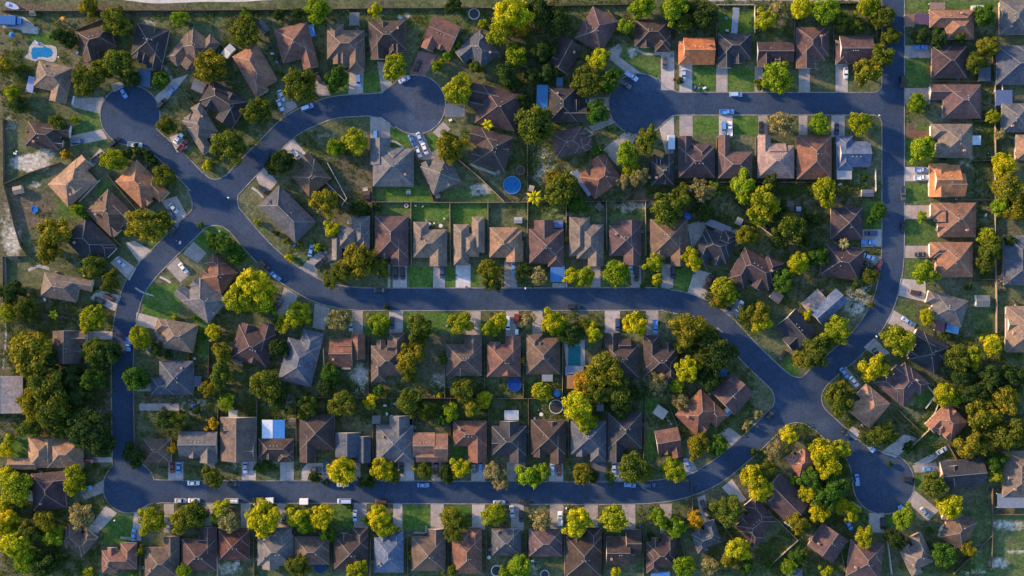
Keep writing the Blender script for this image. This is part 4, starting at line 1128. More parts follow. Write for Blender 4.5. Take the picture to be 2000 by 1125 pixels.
o = mb.build('small_trees', [leaf_copy(MAT['leaves'], 'leaves_mixed'), simple('small_tree_bark', (.1, .08, .065), .95)])
at = o.data.color_attributes.new('tint', 'FLOAT_COLOR', 'POINT'); at.data.foreach_set('color', [q for t_ in tints for q in t_])
tag(o, 'the many small yard trees and saplings scattered between the houses', None, None, 'stuff')
# shrubs and hedge plants
SHRUBS = """50 135 12 O|147 235 9 H|255 300 14 D|272 296 13 D|290 305 14 D|300 318 12 D|408 324 11 Y|132 300 12 U|850 132 12 G|862 122 10 H|873 112 11 G|884 100 10 G|893 90 9 G|945 46 12 H|1131 227 10 Y|1325 160 9 D|1480 167 13 O|1834 540 6 Y|505 435 8 H|625 482 11 G|755 538 8 H|740 405 12 D|718 408 12 D|505 910 11 M|520 909 11 M|533 911 8 M|615 932 13 D|730 905 10 D|810 914 7 Y|1105 898 6 H|1022 703 7 Y|860 770 8 Y|803 1076 7 G|803 1088 7 H|1476 808 12 P|1457 830 11 P|345 620 9 H|380 683 10 O|372 695 9 D|330 690 10 D|262 1120 8 G|1158 935 9 D|640 940 8 D|685 990 7 D|565 990 9 O|640 1060 10 D|1850 655 9 D|1262 268 8 O|1540 1098 9 G|1500 1100 10 M|1650 975 9 M|1470 880 9 O|912 1050 9 D|1272 1045 9 D|958 465 6 M|1108 466 7 U|1248 640 10 D|755 600 7 D|560 470 8 O|590 478 8 O|540 455 8 D|395 660 9 M|380 620 7 M|95 150 8 D|520 900 7 M|1685 348 9 D|1650 330 8 D|1790 1110 9 D|1815 1035 8 M|1735 905 7 D|1255 560 6 M|1330 520 7 M|1700 596 7 O|1325 500 7 D|1890 560 10 D|1915 150 9 D|1840 310 7 D|480 540 9 D|395 440 8 M"""
for i, q in enumerate(SHRUBS.split('|')):
    x, y, r, c = q.split(); x, y, r = float(x), float(y), float(r)
    rnd = random.Random(i + 900)
    R = r * M
    root = empty('shrub', P(x, y), rnd.uniform(0, 6.28))
    col, word = TCOL[c]
    cr = share('foliage', SMALL[i % 4], root, (0, 0, R * 0.72), color=col); cr.scale = (R, R * rnd.uniform(.9, 1.1), R)
    st = share('stem', TRUNKS[i % 3], root, color=(0.1, 0.08, 0.06)); st.scale = (R * .6, R * .6, R * .5)
    tag(root, label_for([f"{word} rounded shrub", f"small {word} garden shrub", f"bushy {word} shrub"], x, y), 'shrub', 'shrubs in the yards')

# palms
def frond(seed):
    r = random.Random(seed); mb = MB()
    n = 9
    vs = []
    for i in range(n):
        t = i / (n - 1)
        w = 0.19 * math.sin(math.pi * min(1, 0.12 + t * 0.95)) + 0.01
        z = 0.30 * math.sin(t * 2.4) - 0.35 * t * t
        vs += [(t, -w, z - w * 0.5), (t, 0, z), (t, w, z - w * 0.5)]
    fs = []
    for i in range(n - 1):
        b = 3 * i
        fs += [(b, b + 3, b + 4, b + 1), (b + 1, b + 4, b + 5, b + 2)]
    mb.add(vs, fs)
    return mb.mesh('frond', MAT['leaves'])
FR = frond(1)
_m = MB(); _m.cyl(0, 0, -0.05, 4.2, 0.24, 0.16, 10); PT = _m.mesh('trunk', MAT['bark'])
for x, y, r, c, w in ((953,244,13,'Y','golden palm'),(1045,386,18,'Y','bright yellow palm with wide fronds'),(105,615,11,'H','yellow-green palm with drooping fronds'),(1648,476,12,'P','pale round-headed palm')):
    loc = P(x, y) * (1 - 4 / CAM_H); loc.z = 0
    root = empty('palm_tree', loc, x)
    share('trunk', PT, root, color=(0.16, 0.12, 0.09))
    k = 22 if w.startswith('pale') else 11
    for j in range(k):
        f = share('frond', FR, root, (0, 0, 4.15), 2 * math.pi * j / k + (j % 3) * 0.1, TCOL[c][0])
        q = r * M * (1.1 if j % 2 else 0.85); f.scale = (q, q, q)
        f.rotation_euler.y = (-0.35, 0.0, 0.15)[j % 3]
    tag(root, label_for([w], x, y), 'palm tree', 'palm trees')
# ------------------------------------------------------------------ vehicles
def loft(mb, st, m=0):
    """st: (x, half width, z low, z high, crown) stations from tail to nose"""
    n = 8; vs = []
    for x, w, z0, z1, cr in st:
        vs += [(x, -w * .94, z0), (x, -w, z0 + (z1 - z0) * .45), (x, -w * .93, z1 - .03), (x, -w * .5, z1 + cr), (x, w * .5, z1 + cr), (x, w * .93, z1 - .03), (x, w, z0 + (z1 - z0) * .45), (x, w * .94, z0)]
    fs = []
    for i in range(len(st) - 1):
        for k in range(n):
            fs.append((i * n + k, (i + 1) * n + k, (i + 1) * n + (k + 1) % n, i * n + (k + 1) % n))
    fs += [tuple(range(n)), tuple(reversed(range((len(st) - 1) * n, len(st) * n)))]
    fs = [tuple(reversed(f)) for f in fs]
    mb.add(vs, fs, m)

CARS = {}
def car_kit(kind):
    L = {'s': 4.7, 'v': 4.9, 'p': 5.6, 'b': 5.5}[kind]; h = L / 2
    W = {'s': .90, 'v': .96, 'p': .98, 'b': 1.0}[kind]
    b = MB()
    if kind == 's':
        loft(b, [(-h, W * .80, .38, .78, 0), (-h + .15, W * .93, .28, .92, .02), (-h + .8, W, .24, .96, .02), (-.6, W, .22, .95, .01), (.9, W, .22, .93, .01), (1.35, W * .99, .24, .90, .03), (h - .45, W * .95, .26, .80, .03), (h - .1, W * .86, .3, .66, .01), (h, W * .7, .36, .56, 0)])
        base, roofr = (-1.65, 1.05, .93), (-1.05, .35, 1.42)
    elif kind == 'v':
        loft(b, [(-h, W * .88, .40, .98, 0), (-h + .1, W * .97, .3, 1.08, .0), (-.6, W, .26, 1.06, .01), (1.1, W, .26, 1.04, .01), (1.5, W * .99, .28, 1.02, .04), (h - .35, W * .95, .3, .92, .03), (h - .05, W * .88, .34, .76, 0), (h, W * .8, .4, .66, 0)])
        base, roofr = (-h + .08, 1.25, 1.05), (-h + .35, .65, 1.72)
    elif kind == 'b':
        loft(b, [(-h, W * .95, .36, 1.08, 0), (-h + .08, W, .3, 1.12, .0), (0, W, .28, 1.1, .01), (1.6, W, .28, 1.08, .01), (2.0, W * .97, .3, 1.0, .04), (h - .25, W * .93, .32, .9, .02), (h, W * .85, .4, .74, 0)])
        base, roofr = (-h + .05, 1.95, 1.09), (-h + .15, 1.2, 1.95)
    else:
        loft(b, [(-.15, W, .34, 1.02, .0), (1.2, W, .34, 1.04, .01), (1.5, W * .99, .36, 1.03, .05), (h - .3, W * .96, .38, .96, .03), (h, W * .9, .44, .8, 0)])
        b.box(-h, -W * .97, .42, -.16, -W * .97 + .1, 1.04); b.box(-h, W * .97 - .1, .42, -.16, W * .97, 1.04)
        b.box(-h - .03, -W * .9, .42, -h + .1, W * .9, 1.03); b.box(-h + .11, -W * .9, .42, -.17, W * .9, .62)
        base, roofr = (-.15, 1.3, 1.02), (.02, .75, 1.68)
    gw, rw = W * .90, W * .70
    x0, x1, z0 = base; r0, r1, z1 = roofr
    b.box(r0 - .04, -rw - .03, z1, r1 + .04, rw + .03, z1 + .05, 0, (0.03, 0.04))
    # pillars
    for s_ in (-1, 1):
        b.beam((x0 + .03, s_ * gw, z0), (r0, s_ * rw, z1 + .01), .07, .07)
        b.beam((x1 - .03, s_ * gw, z0), (r1, s_ * rw, z1 + .01), .07, .07)
        b.beam(((x0 + x1) / 2, s_ * gw, z0), ((r0 + r1) / 2, s_ * rw, z1 + .01), .07, .05)
        b.box(x1 - .35, s_ * (W + .09) - .08, z0 + .02, x1 - .2, s_ * (W + .09) + .08, z0 + .14)
    if kind in 'sv':
        b.box(-h - .01, -W * .75, .42, -h + .06, W * .75, .55)
    G = {'body': b.mesh('body', MAT['car'])}
    def quad(name, a):
        m = MB(); m.add(a, [(0, 1, 2, 3)]); c = sum((Vector(p) for p in a), Vector()) / 4
        n = (Vector(a[1]) - Vector(a[0])).cross(Vector(a[3]) - Vector(a[0])).normalized() * .03
        m.add([Vector(p) - n for p in a], [(3, 2, 1, 0)]); m.f += [(i, 4 + i, 4 + (i + 1) % 4, (i + 1) % 4) for i in range(4)]; m.m += [0] * 4
        G[name] = m.mesh(name.strip('_'), MAT['glass'])
    quad('windscreen', [(x1, -gw + .04, z0 + .005), (x1, gw - .04, z0 + .005), (r1 + .02, rw - .03, z1), (r1 + .02, -rw + .03, z1)])
    quad('rear_window', [(x0, gw - .04, z0 + .005), (x0, -gw + .04, z0 + .005), (r0 - .02, -rw + .03, z1), (r0 - .02, rw - .03, z1)])
    quad('side_window', [(x0 + .05, -gw, z0), (x1 - .05, -gw, z0), (r1 - .02, -rw, z1), (r0 + .02, -rw, z1)])
    quad('side_window_', [(x1 - .05, gw, z0), (x0 + .05, gw, z0), (r0 + .02, rw, z1), (r1 - .02, rw, z1)])
    return G, h, W
_m = MB()
for k in range(12):
    a, c = 2 * math.pi * k / 12, 2 * math.pi * (k + 1) / 12
    _m.add([(.33 * math.cos(a), -.11, .33 * math.sin(a)), (.33 * math.cos(c), -.11, .33 * math.sin(c)), (.33 * math.cos(c), .11, .33 * math.sin(c)), (.33 * math.cos(a), .11, .33 * math.sin(a))], [(0, 1, 2, 3)])
_m.add([(.33 * math.cos(2 * math.pi * k / 12), -.11, .33 * math.sin(2 * math.pi * k / 12)) for k in range(12)], [tuple(range(12))])
_m.add([(.33 * math.cos(2 * math.pi * k / 12), .11, .33 * math.sin(2 * math.pi * k / 12)) for k in range(12)], [tuple(reversed(range(12)))])
WHEEL = _m.mesh('wheel', MAT['rubber'])
for k in 'svpb': CARS[k] = car_kit(k)
CC = {'w': ((0.72,0.72,0.74), 'white'), 'k': ((0.012,0.013,0.018), 'black'), 'l': ((0.34,0.43,0.66), 'pale skylight-blue'), 'u': ((0.10,0.26,0.60), 'blue'), 'n': ((0.02,0.05,0.14), 'navy'),  # light blue and blue: sky's cast on white and silver cars, put into the paint
      'g': ((0.07,0.08,0.10), 'dark grey'), 's': ((0.40,0.43,0.50), 'silver'), 'r': ((0.16,0.02,0.02), 'dark red'), 'm': ((0.06,0.025,0.02), 'maroon'), 'y': ((0.6,0.38,0.02), 'yellow')}
# x, y, heading in the photo (clockwise from right), kind, colour
VEH = """242 181 62 s u|338 177 -45 s u|317 203 -45 v k|349 271 -50 s w|358 285 -50 p r|152 277 -5 v n|265 283 5 p s|225 278 -40 v k|192 308 -35 p k|340 407 48 s s|336 420 52 s n|340 448 -52 p g|236 512 45 s l|359 524 52 s w|196 587 25 s k|216 582 28 v m|252 672 90 p u|
177 899 0 v r|337 912 90 s r|350 914 92 s u|379 943 0 s w|457 945 0 s k|354 977 0 s s|380 977 0 s w|453 978 180 b w|397 1010 90 s s|480 913 90 s l|262 1044 -85 s u|169 954 -15 s u|673 978 180 b l|670 946 0 s s|616 916 -3 s g|637 914 90 p n|785 913 -90 s k|555 1012 90 s g|
694 1006 90 s l|745 979 180 v m|827 947 0 s u|926 912 88 s g|939 911 90 s u|852 916 90 v m|975 981 0 s l|1000 998 85 s s|1024 980 180 s k|1018 1008 90 s k|1094 1012 -90 p w|1079 916 90 s l|1092 918 88 s r|1199 913 88 s l|1230 947 5 s u|1267 947 0 v n|1341 906 72 s l|1374 988 70 v k|
1697 871 48 p l|1650 846 52 s k|1838 880 -28 s s|1813 916 3 s u|1673 937 85 s u|1774 936 3 v k|1763 999 -122 p u|1805 1000 50 s s|1723 1022 90 v k|1657 1024 58 s u|1527 695 -50 s k|1504 809 -50 s k|1648 728 52 s u|1667 745 52 s w|1770 627 35 s l|1788 572 10 v m|1712 690 50 s k|
1120 599 0 v k|1206 634 90 v n|1279 638 90 p u|1380 553 -65 v k|1444 598 -60 s w|1428 597 -60 s k|742 567 180 s k|766 630 90 v n|686 635 90 s s|547 592 -65 s g|992 631 90 b w|580 303 42 p s|514 371 40 s k|628 513 -42 p k|639 492 -25 s g|608 490 -78 s u|539 540 38 s u|517 517 45 v m|
734 267 90 v u|805 274 66 s u|820 270 68 s l|817 297 66 s w|830 291 68 s w|773 534 90 v k|787 534 90 v k|864 532 90 v n|1314 532 90 v k|1385 547 -68 v k|1232 523 90 s u|1243 536 90 p k|1003 524 90 s u|1798 332 0 p l|1798 347 0 p w|1763 378 88 p g|1762 442 90 s k|
1700 456 180 v n|1695 473 0 p u|1696 502 20 s l|1693 515 20 s k|1715 519 -60 s r|1797 497 0 s k|1651 143 90 s w|1761 161 90 v k|1797 93 0 p u|1298 124 90 s g|1335 146 90 s l|1437 185 0 v l|1419 219 0 p u|1413 250 90 v u|1425 252 -90 p w|1233 149 35 p l|1220 164 35 p g|1155 199 5 s u|
1486 250 90 v k|551 187 62 s l|548 206 65 s l|601 210 -20 v u|701 158 90 v l|623 152 68 s m|790 156 -28 s l|816 129 -68 v k|1633 252 90 s n|1010 560 0 s n"""
KN = {'s': 'sedan', 'v': 'suv', 'p': 'pickup truck', 'b': 'van'}
def kerb_or_drive(x, y):
    for lp in loops:
        pass
    return ''
for i, q in enumerate(VEH.replace('\n', '').split('|')):
    x, y, a, k, c = q.split(); x, y, a = float(x), float(y), float(a)
    if (x, y) == (1010, 560): continue
    G, h, W = CARS[k]
    col, word = CC[c]
    name = {'s': 'parked_car', 'v': 'parked_car', 'p': 'pickup_truck', 'b': 'parked_van'}[k]
    loc = P(x, y); loc.z = 0.06
    root = empty(name, loc, -math.radians(a))
    for part in ('body', 'windscreen', 'rear_window', 'side_window', 'side_window_'):
        share(part.strip('_'), G[part], root, color=col if part == 'body' else None)
    wb = h * .58
    for sx in (-wb, wb):
        for sy in (-1, 1): share('wheel', WHEEL, root, (sx, sy * (W - .1), .33))
    kn = KN[k]
    lay = 'parked sideways' if abs(a) % 180 < 30 else 'parked upright' if 60 < abs(a) % 180 < 120 else 'parked slantwise'
    tag(root, label_for([f"{word} {kn} parked", f"{word} {kn} {lay}"], x, y), {'s': 'car', 'v': 'car', 'p': 'pickup truck', 'b': 'van'}[k], 'vehicles parked in the neighbourhood')

# box trailers at the kerb, the long camper, the lorry, the boat
def trailer(x, y, a, L, W_, H_, label, col=(0.75, 0.75, 0.76), cat='trailer', front=None, tongue=True):
    root = empty(cat.replace(' ', '_'), P(x, y), -math.radians(a))
    root.location.z = 0.05
    b = MB(); b.box(-L / 2, -W_ / 2, .55, L / 2, W_ / 2, H_, 0, (0.06, 0.06))
    for k in range(int(L / .9)): b.box(-L / 2 + .45 + .9 * k, -W_ / 2 + .1, H_ + .001, -L / 2 + .5 + .9 * k, W_ / 2 - .1, H_ + .03)
    o = b.build('box_body', MAT['painted'], root); o.color = (*col, 1)
    f = MB(); f.box(-L / 2 + .1, -W_ * .4, .38, L / 2 - .1, W_ * .4, .54)
    if tongue: f.beam((L / 2 - .2, -W_ * .3, .46), (L / 2 + 1.1, 0, .46), .1, .1); f.beam((L / 2 - .2, W_ * .3, .46), (L / 2 + 1.1, 0, .46), .1, .1)
    f.build('chassis', MAT['dark'], root)
    for sx in (-.5, .5):
        for sy in (-1, 1): share('wheel', WHEEL, root, (sx, sy * (W_ / 2 + .02), .33))
    tag(root, label, cat)
    return root
trailer(528, 976, 0, 3.1, 2.2, 2.4, 'short white box trailer at the kerb behind the yellow truck')
trailer(595, 978, 0, 3.4, 2.2, 2.5, 'white box trailer alone at the kerb, dark hitch on its right end')
trailer(1009, 648, 90, 2.2, 1.4, 1.6, 'tiny white cargo trailer beside the white van, middle street drive', (0.7, 0.7, 0.7))
trailer(1310, 279, 90, 5.6, 2.7, 2.6, 'white and blue camper parked in narrow side yard off upper right cul-de-sac', (0.45, 0.5, 0.6), 'camper', tongue=False)
r = trailer(20, 42, 3, 6.6, 3.6, 3.1, 'big blue covered lorry on the concrete pad in the upper left corner', (0.02, 0.10, 0.30), 'lorry', tongue=False)
b = MB(); b.box(3.5, -1.25, .5, 5.3, 1.25, 2.5, 0, (.15, .12)); o = b.build('cab', MAT['painted'], r); o.color = (0.06, 0.19, 0.45, 1)
b = MB(); b.box(5.0, -1.0, 1.5, 5.32, 1.0, 2.3); b.build('windscreen', MAT['glass'], r)
r = trailer(508, 976, 0, 2.6, 2.0, 1.5, 'yellow-topped work truck at the kerb of bottom street', (0.62, 0.40, 0.02), 'work truck', tongue=False)
b = MB(); b.box(-2.9, -.95, .4, -1.35, .95, 1.8, 0, (.12, .1)); o = b.build('cab', MAT['painted'], r); o.color = (0.08, 0.07, 0.06, 1)
r = trailer(1009, 622, 90, 3.6, 1.9, 1.3, 'dark red flat trailer beside a white van, middle street', (0.17, 0.03, 0.02), 'flat trailer')
# boat
root = empty('boat', P(26, 13), -math.radians(20))
b = MB(); st = [(-2.9, .9), (-1.5, 1.15), (.5, 1.15), (1.9, .8), (2.9, .08)]
vs = []
for xx, ww in st: vs += [(xx, -ww, 1.1), (xx, -ww * .5, .35), (xx, ww * .5, .35), (xx, ww, 1.1)]
b.add(vs, [(4 * i + k, 4 * i + k + 1, 4 * i + 5 + k, 4 * i + 4 + k) for i in range(4) for k in range(3)] + [(0, 3, 2, 1)])
o = b.build('hull', MAT['painted'], root); o.color = (.45, .47, .55, 1)
b = MB(); b.add([(xx, s_ * ww * .93, 1.05) for xx, ww in st for s_ in (-1, 1)], [(2 * i, 2 * i + 2, 2 * i + 3, 2 * i + 1) for i in range(4)])
b.box(-2.7, -.7, 1.06, -1.0, .7, 1.5, 0, (.2, .2)); o = b.build('deck_cover', MAT['matte'], root); o.color = (.3, .36, .55, 1)
tag(root, 'pale grey boat with a bluish deck cover at the upper left corner', 'boat')
# ------------------------------------------------------------------ fences
FENCES = [
 ([(8,22),(120,23),(240,22),(380,22),(480,21)],0),([(480,21),(620,20),(760,17),(960,17)],0),([(960,14),(1120,12),(1240,10)],0),([(1400,11),(1473,11),(1473,66)],1),([(1550,8),(1640,8),(1712,8)],0),
 ([(8,232),(9,360),(30,440),(42,480),(55,500),(8,501)],0),([(9,360),(60,338),(120,318)],0),([(8,501),(9,590)],0),([(120,40),(150,60),(200,40)],0),
 ([(727,395),(803,395),(879,396),(953,396),(1035,395)],2),([(1035,395),(1125,394),(1262,393)],0),
 ([(803,396),(804,520)],2),([(879,397),(880,515)],2),([(953,397),(954,500)],2),([(1031,396),(1029,505)],2),([(1106,394),(1105,470)],2),([(1184,394),(1185,488)],2),([(1260,394),(1261,500)],2),([(727,290),(728,500)],0),
 ([(800,262),(823,330),(847,392)],0),([(895,312),(940,350),(985,394)],2),([(1030,275),(1031,394)],0),([(562,292),(620,340),(680,398)],1),([(640,318),(678,388),(668,402)],1),
 ([(505,775),(620,776),(720,777),(870,777)],0),([(870,777),(980,778),(1095,778)],0),([(720,660),(720,776)],0),([(870,666),(869,776)],2),([(946,670),(946,776)],0),([(1022,680),(1022,777)],0),([(1099,660),(1098,777)],2),([(1174,665),(1173,720)],0),
 ([(352,800),(353,840),(425,838)],0),([(427,800),(427,900)],0),([(503,775),(503,900)],0),([(579,780),(580,895)],0),([(655,778),(654,850)],0),([(729,778),(729,900)],0),([(808,778),(806,850)],0),([(880,778),(880,850)],0),([(955,778),(955,890)],0),
 ([(1032,776),(1032,890)],0),([(1110,800),(1110,890)],0),([(1184,805),(1184,880)],0),([(1260,770),(1256,900)],0),([(1305,790),(1322,830)],0),
 ([(276,1060),(275,1125)],0),([(353,1045),(352,1125)],0),([(425,1048),(426,1125)],2),([(497,1040),(497,1125)],0),([(573,1060),(574,1125)],0),([(648,1045),(648,1125)],0),([(724,1050),(723,1125)],2),([(796,1050),(797,1125)],0),([(875,1050),(876,1125)],0),
 ([(950,1040),(951,1125)],0),([(1027,1040),(1028,1125)],0),([(1102,1040),(1103,1125)],2),([(1180,1040),(1178,1125)],0),([(1256,1040),(1256,1125)],0),([(1328,1050),(1345,1125)],0),
 ([(1320,20),(1319,100)],0),([(1398,20),(1398,110)],0),([(1551,20),(1550,110)],0),([(1626,50),(1626,120)],0),([(1710,30),(1712,120)],0),
 ([(1399,268),(1399,356)],0),([(1475,268),(1475,356)],0),([(1554,268),(1554,360)],0),([(1628,268),(1628,356)],0),([(1322,268),(1321,350)],0),([(1320,356),(1480,357),(1630,356)],0),([(1708,330),(1709,376)],1),([(1625,408),(1625,436)],2),
 ([(1819,159),(1942,160)],0),([(1900,237),(1940,237)],0),([(1900,314),(1942,314)],0),([(1885,391),(1942,391)],0),([(1906,469),(1942,469)],0),([(1941,160),(1942,320),(1941,470)],2),([(1942,470),(1944,590),(1944,650)],2),([(1934,80),(1942,160)],0),
 ([(1900,545),(1942,546)],0),([(1807,750),(1825,772),(1806,797)],1),([(1500,998),(1557,1054),(1500,1106)],2),([(1936,952),(1936,1045),(1934,1112)],0),([(1936,1004),(2000,1004)],0),([(1866,880),(1900,890),(1912,872)],0),([(1850,868),(1866,896)],0),
 ([(170,412),(205,446),(240,482)],0),([(212,342),(240,376),(270,412)],0),([(157,394),(178,372),(197,352)],1),([(8,590),(70,610),(140,622)],0),([(365,190),(400,222),(428,252)],0),([(410,70),(440,96)],0),([(520,60),(548,130)],0),([(712,40),(714,140)],0),
 ([(850,30),(834,60),(818,95)],0),([(930,66),(885,100)],0),([(1186,20),(1210,50),(1230,80)],0),([(1040,180),(1030,275)],0),([(1210,400),(1262,350),(1275,300)],0),([(1345,452),(1352,490)],1),([(1435,400),(1480,430),(1510,460)],0),([(1480,440),(1520,470)],1),
 ([(1270,430),(1275,455),(1269,472)],1),([(1342,440),(1334,505)],1),([(1800,858),(1760,830),(1736,806)],0),([(1780,870),(1812,840),(1830,790)],2),([(1720,770),(1752,800),(1790,836)],0),([(1975,585),(1985,600)],0),([(1955,165),(1956,210)],1),
 ([(410,640),(408,760)],0),([(520,690),(528,650)],1),([(632,680),(634,720)],1),([(395,745),(460,750)],0),([(263,770),(265,880)],0),([(1268,660),(1268,700)],0),([(1350,940),(1352,1000)],0),([(1400,1010),(1430,1050),(1450,1100)],0),
 ([(30,905),(20,1000)],0),([(0,738),(38,738)],1),([(1935,1045),(1860,1120)],0),([(1730,1040),(1740,1120)],1),([(1640,1070),(1652,1125)],0),([(1830,1060),(1868,1085)],0),
]
FC = [(0.13,0.105,0.085), (0.50,0.48,0.46), (0.27,0.23,0.18)]
for i, (pts, c) in enumerate(FENCES):
    pts = [P(x, y) for x, y in pts]
    root = empty('fence', pts[0])
    o0 = pts[0]
    b = MB(); pb = MB(); rl = MB()
    for a, q in zip(pts, pts[1:]):
        a = a - o0; q = q - o0
        L = (q - a).length; d = (q - a) / L; n = Vector((-d.y, d.x, 0))
        k = max(2, int(L / 0.6))
        # boards: one crenellated ribbon, so that the fence is one panel with a real thickness
        vs = []
        for j in range(k + 1):
            p = a + d * (L * j / k)
            z = 1.78 + 0.04 * ((j * 7 + i) % 3 - 1)
            off = 0.03 * (j % 2)
            for s_, zz in ((-.05, 0.03), (-.05, z), (.05, z), (.05, 0.03)):
                v = p + n * (s_ + off); vs.append((v.x, v.y, zz))
        b.add(vs, [(4 * j + m_, 4 * j + 4 + m_, 4 * j + 5 + m_, 4 * j + 1 + m_) for j in range(k) for m_ in range(3)] + [(0, 1, 2, 3), tuple(4 * k + m_ for m_ in (3, 2, 1, 0))])
        for zz in (0.5, 1.4):
            rl.beam(a - n * .12 + Vector((0, 0, zz)), q - n * .12 + Vector((0, 0, zz)), .05, .09)
    o = b.build('boards', MAT['wood'], root); o.color = (*FC[c], 1)
    o = rl.build('rail', MAT['wood'], root); o.color = (*[v * .8 for v in FC[c]], 1)
    mx, my = sum(p.x for p in pts) / len(pts) / M + 1000, 562.5 - sum(p.y for p in pts) / len(pts) / M
    ln = sum((q - a).length for a, q in zip(pts, pts[1:]))
    w = 'long' if ln > 26 else 'short' if ln < 11 else 'plain'
    cw = ('weathered brown', 'pale', 'tan')[c]
    tag(root, label_for([f"{w} {cw} board fence", f"{w} straight {cw} board fence" if len(pts) == 2 else f"{w} bending {cw} board fence"], mx, my), 'fence', 'board fences between the yards')

# ------------------------------------------------------------------ pools, sheds, patio roofs and other yard things
def slab(name, pts, z0, z1, mat, parent, col=None, o0=None):
    o0 = o0 or Vector((0, 0, 0))
    a = sum(p[0] * q[1] - q[0] * p[1] for p, q in zip(pts, pts[1:] + pts[:1]))
    if a > 0: pts = pts[::-1]
    n = len(pts); b = MB()
    b.add([P(x, y) - o0 + Vector((0, 0, z1)) for x, y in pts] + [P(x, y) - o0 + Vector((0, 0, z0)) for x, y in pts], [tuple(range(n)), tuple(reversed(range(n, 2 * n)))] + [(k, n + k, n + (k + 1) % n, (k + 1) % n) for k in range(n)])
    o = b.build(name, mat, parent)
    if col: o.color = (*col, 1)
    return o
# kidney pool at the upper left
c = P(82, 102); root = empty('swimming_pool', c)
apr = [(48,112),(56,102),(57,92),(64,82),(72,80),(80,83),(88,88),(100,88),(110,92),(112,102),(110,116),(104,122),(94,120),(86,117),(76,116),(70,120),(62,118),(56,116)]
slab('apron', apr, -.05, .09, MAT['concrete'], root, (.36, .35, .36), c)
wat = [(62,95),(66,92),(78,93),(90,92),(100,95),(104,103),(101,110),(92,113),(82,111),(74,112),(72,116),(64,115),(61,106)]
slab('water', wat, .05, .10, MAT['water'], root, (.012, .15, .36), c)
b = MB(); b.beam((-2.8, 4.6, .3), (-1.2, 3.2, .9), .5, .12); b.beam((-1.2, 3.2, .9), (-.4, 2.4, .5), .5, .12); b.beam((-2.8, 4.6, .1), (-2.8, 4.6, 1.2), .1, .1)
o = b.build('slide', MAT['painted'], root); o.color = (.1, .25, .5, 1)
tag(root, 'kidney-shaped blue pool with pale rounded apron behind the upper left house', 'swimming pool')
c = P(1122, 692); root = empty('swimming_pool', c)
slab('apron', [(1101,664),(1142,664),(1143,716),(1106,716)], -.05, .08, MAT['concrete'], root, (.40, .39, .40), c)
slab('water', [(1110,676),(1116,670),(1130,671),(1134,678),(1134,714),(1109,714)], .04, .09, MAT['water'], root, (.010, .15, .19), c)
tag(root, 'long teal pool with square ends between two houses of the middle row', 'swimming pool')
def above_pool(x, y, r, col, label, cat='round pool', rim=(.55, .6, .7), h=1.1, name=None):
    root = empty(name or 'round_pool', P(x, y)); R = r * M
    b = MB(); b.ring(0, 0, 0, R - .12, .12, h, 28); o = b.build('pool_wall', MAT['painted'], root); o.color = (*rim, 1)
    b = MB(); b.ring(0, 0, h + .003, R - .16, .24, .05, 28); o = b.build('rim', MAT['painted'], root); o.color = (*rim, 1)
    b = MB(); b.cyl(0, 0, .02, h - .15, R - .14, n=28); o = b.build('water', MAT['water'], root); o.color = (*col, 1)
    tag(root, label, cat); return root
above_pool(1000, 362, 17, (.010, .10, .28), 'large round blue above-ground pool left of the yellow palm', rim=(.10, .22, .42))
above_pool(1005, 751, 13, (.005, .03, .18), 'deep blue pool behind a reddish brown house south of middle street', rim=(.01, .06, .25))
above_pool(68, 409, 6.5, (.01, .12, .40), 'small blue paddling pool on bare ground at far left', 'paddling pool', (.02, .15, .5), .4, 'paddling_pool')
above_pool(1414, 728, 7, (.01, .10, .30), 'small blue round pool above the plum gabled house', 'paddling pool', (.03, .16, .4), .4, 'paddling_pool')
above_pool(626, 1107, 11, (.006, .035, .12), 'dark blue round pool at the bottom edge behind umber brown house', rim=(.02, .05, .12))
def trampoline(x, y, r, label, rim=(.42, .42, .42)):
    root = empty('trampoline', P(x, y)); R = r * M
    b = MB(); b.ring(0, 0, .85, R - .3, .3, .06, 28); o = b.build('rim_pad', MAT['painted'], root); o.color = (*rim, 1)
    b = MB(); b.cyl(0, 0, .82, .86, R - .32, n=28); o = b.build('jumping_mat', MAT['dark'], root)
    for k in range(6):
        b = MB(); b.cyl((R - .15) * math.cos(k * 1.047), (R - .15) * math.sin(k * 1.047), 0, .85, .04); b.build('leg', MAT['dark'], root)
    tag(root, label, 'trampoline', 'trampolines')
trampoline(926, 28, 11, 'round black trampoline in the upper middle yard beside a yellow tree')
trampoline(1017, 333, 9, 'black trampoline with brown rim just above the large blue pool', (.2, .09, .05))
trampoline(1086, 794, 14, 'big dark trampoline with pale ring behind slate brown bottom street house')
trampoline(970, 1114, 11, 'trampoline with white ring below the blue slate house, bottom edge', (.6, .6, .6))
trampoline(1064, 1121, 9, 'half-visible black trampoline at the bottom edge behind maroon house')
trampoline(794, 402, 4, 'tiny dark round trampoline in a corner behind purple brown house')
trampoline(1118, 1140, 7, 'small black trampoline below the bottom edge yards')

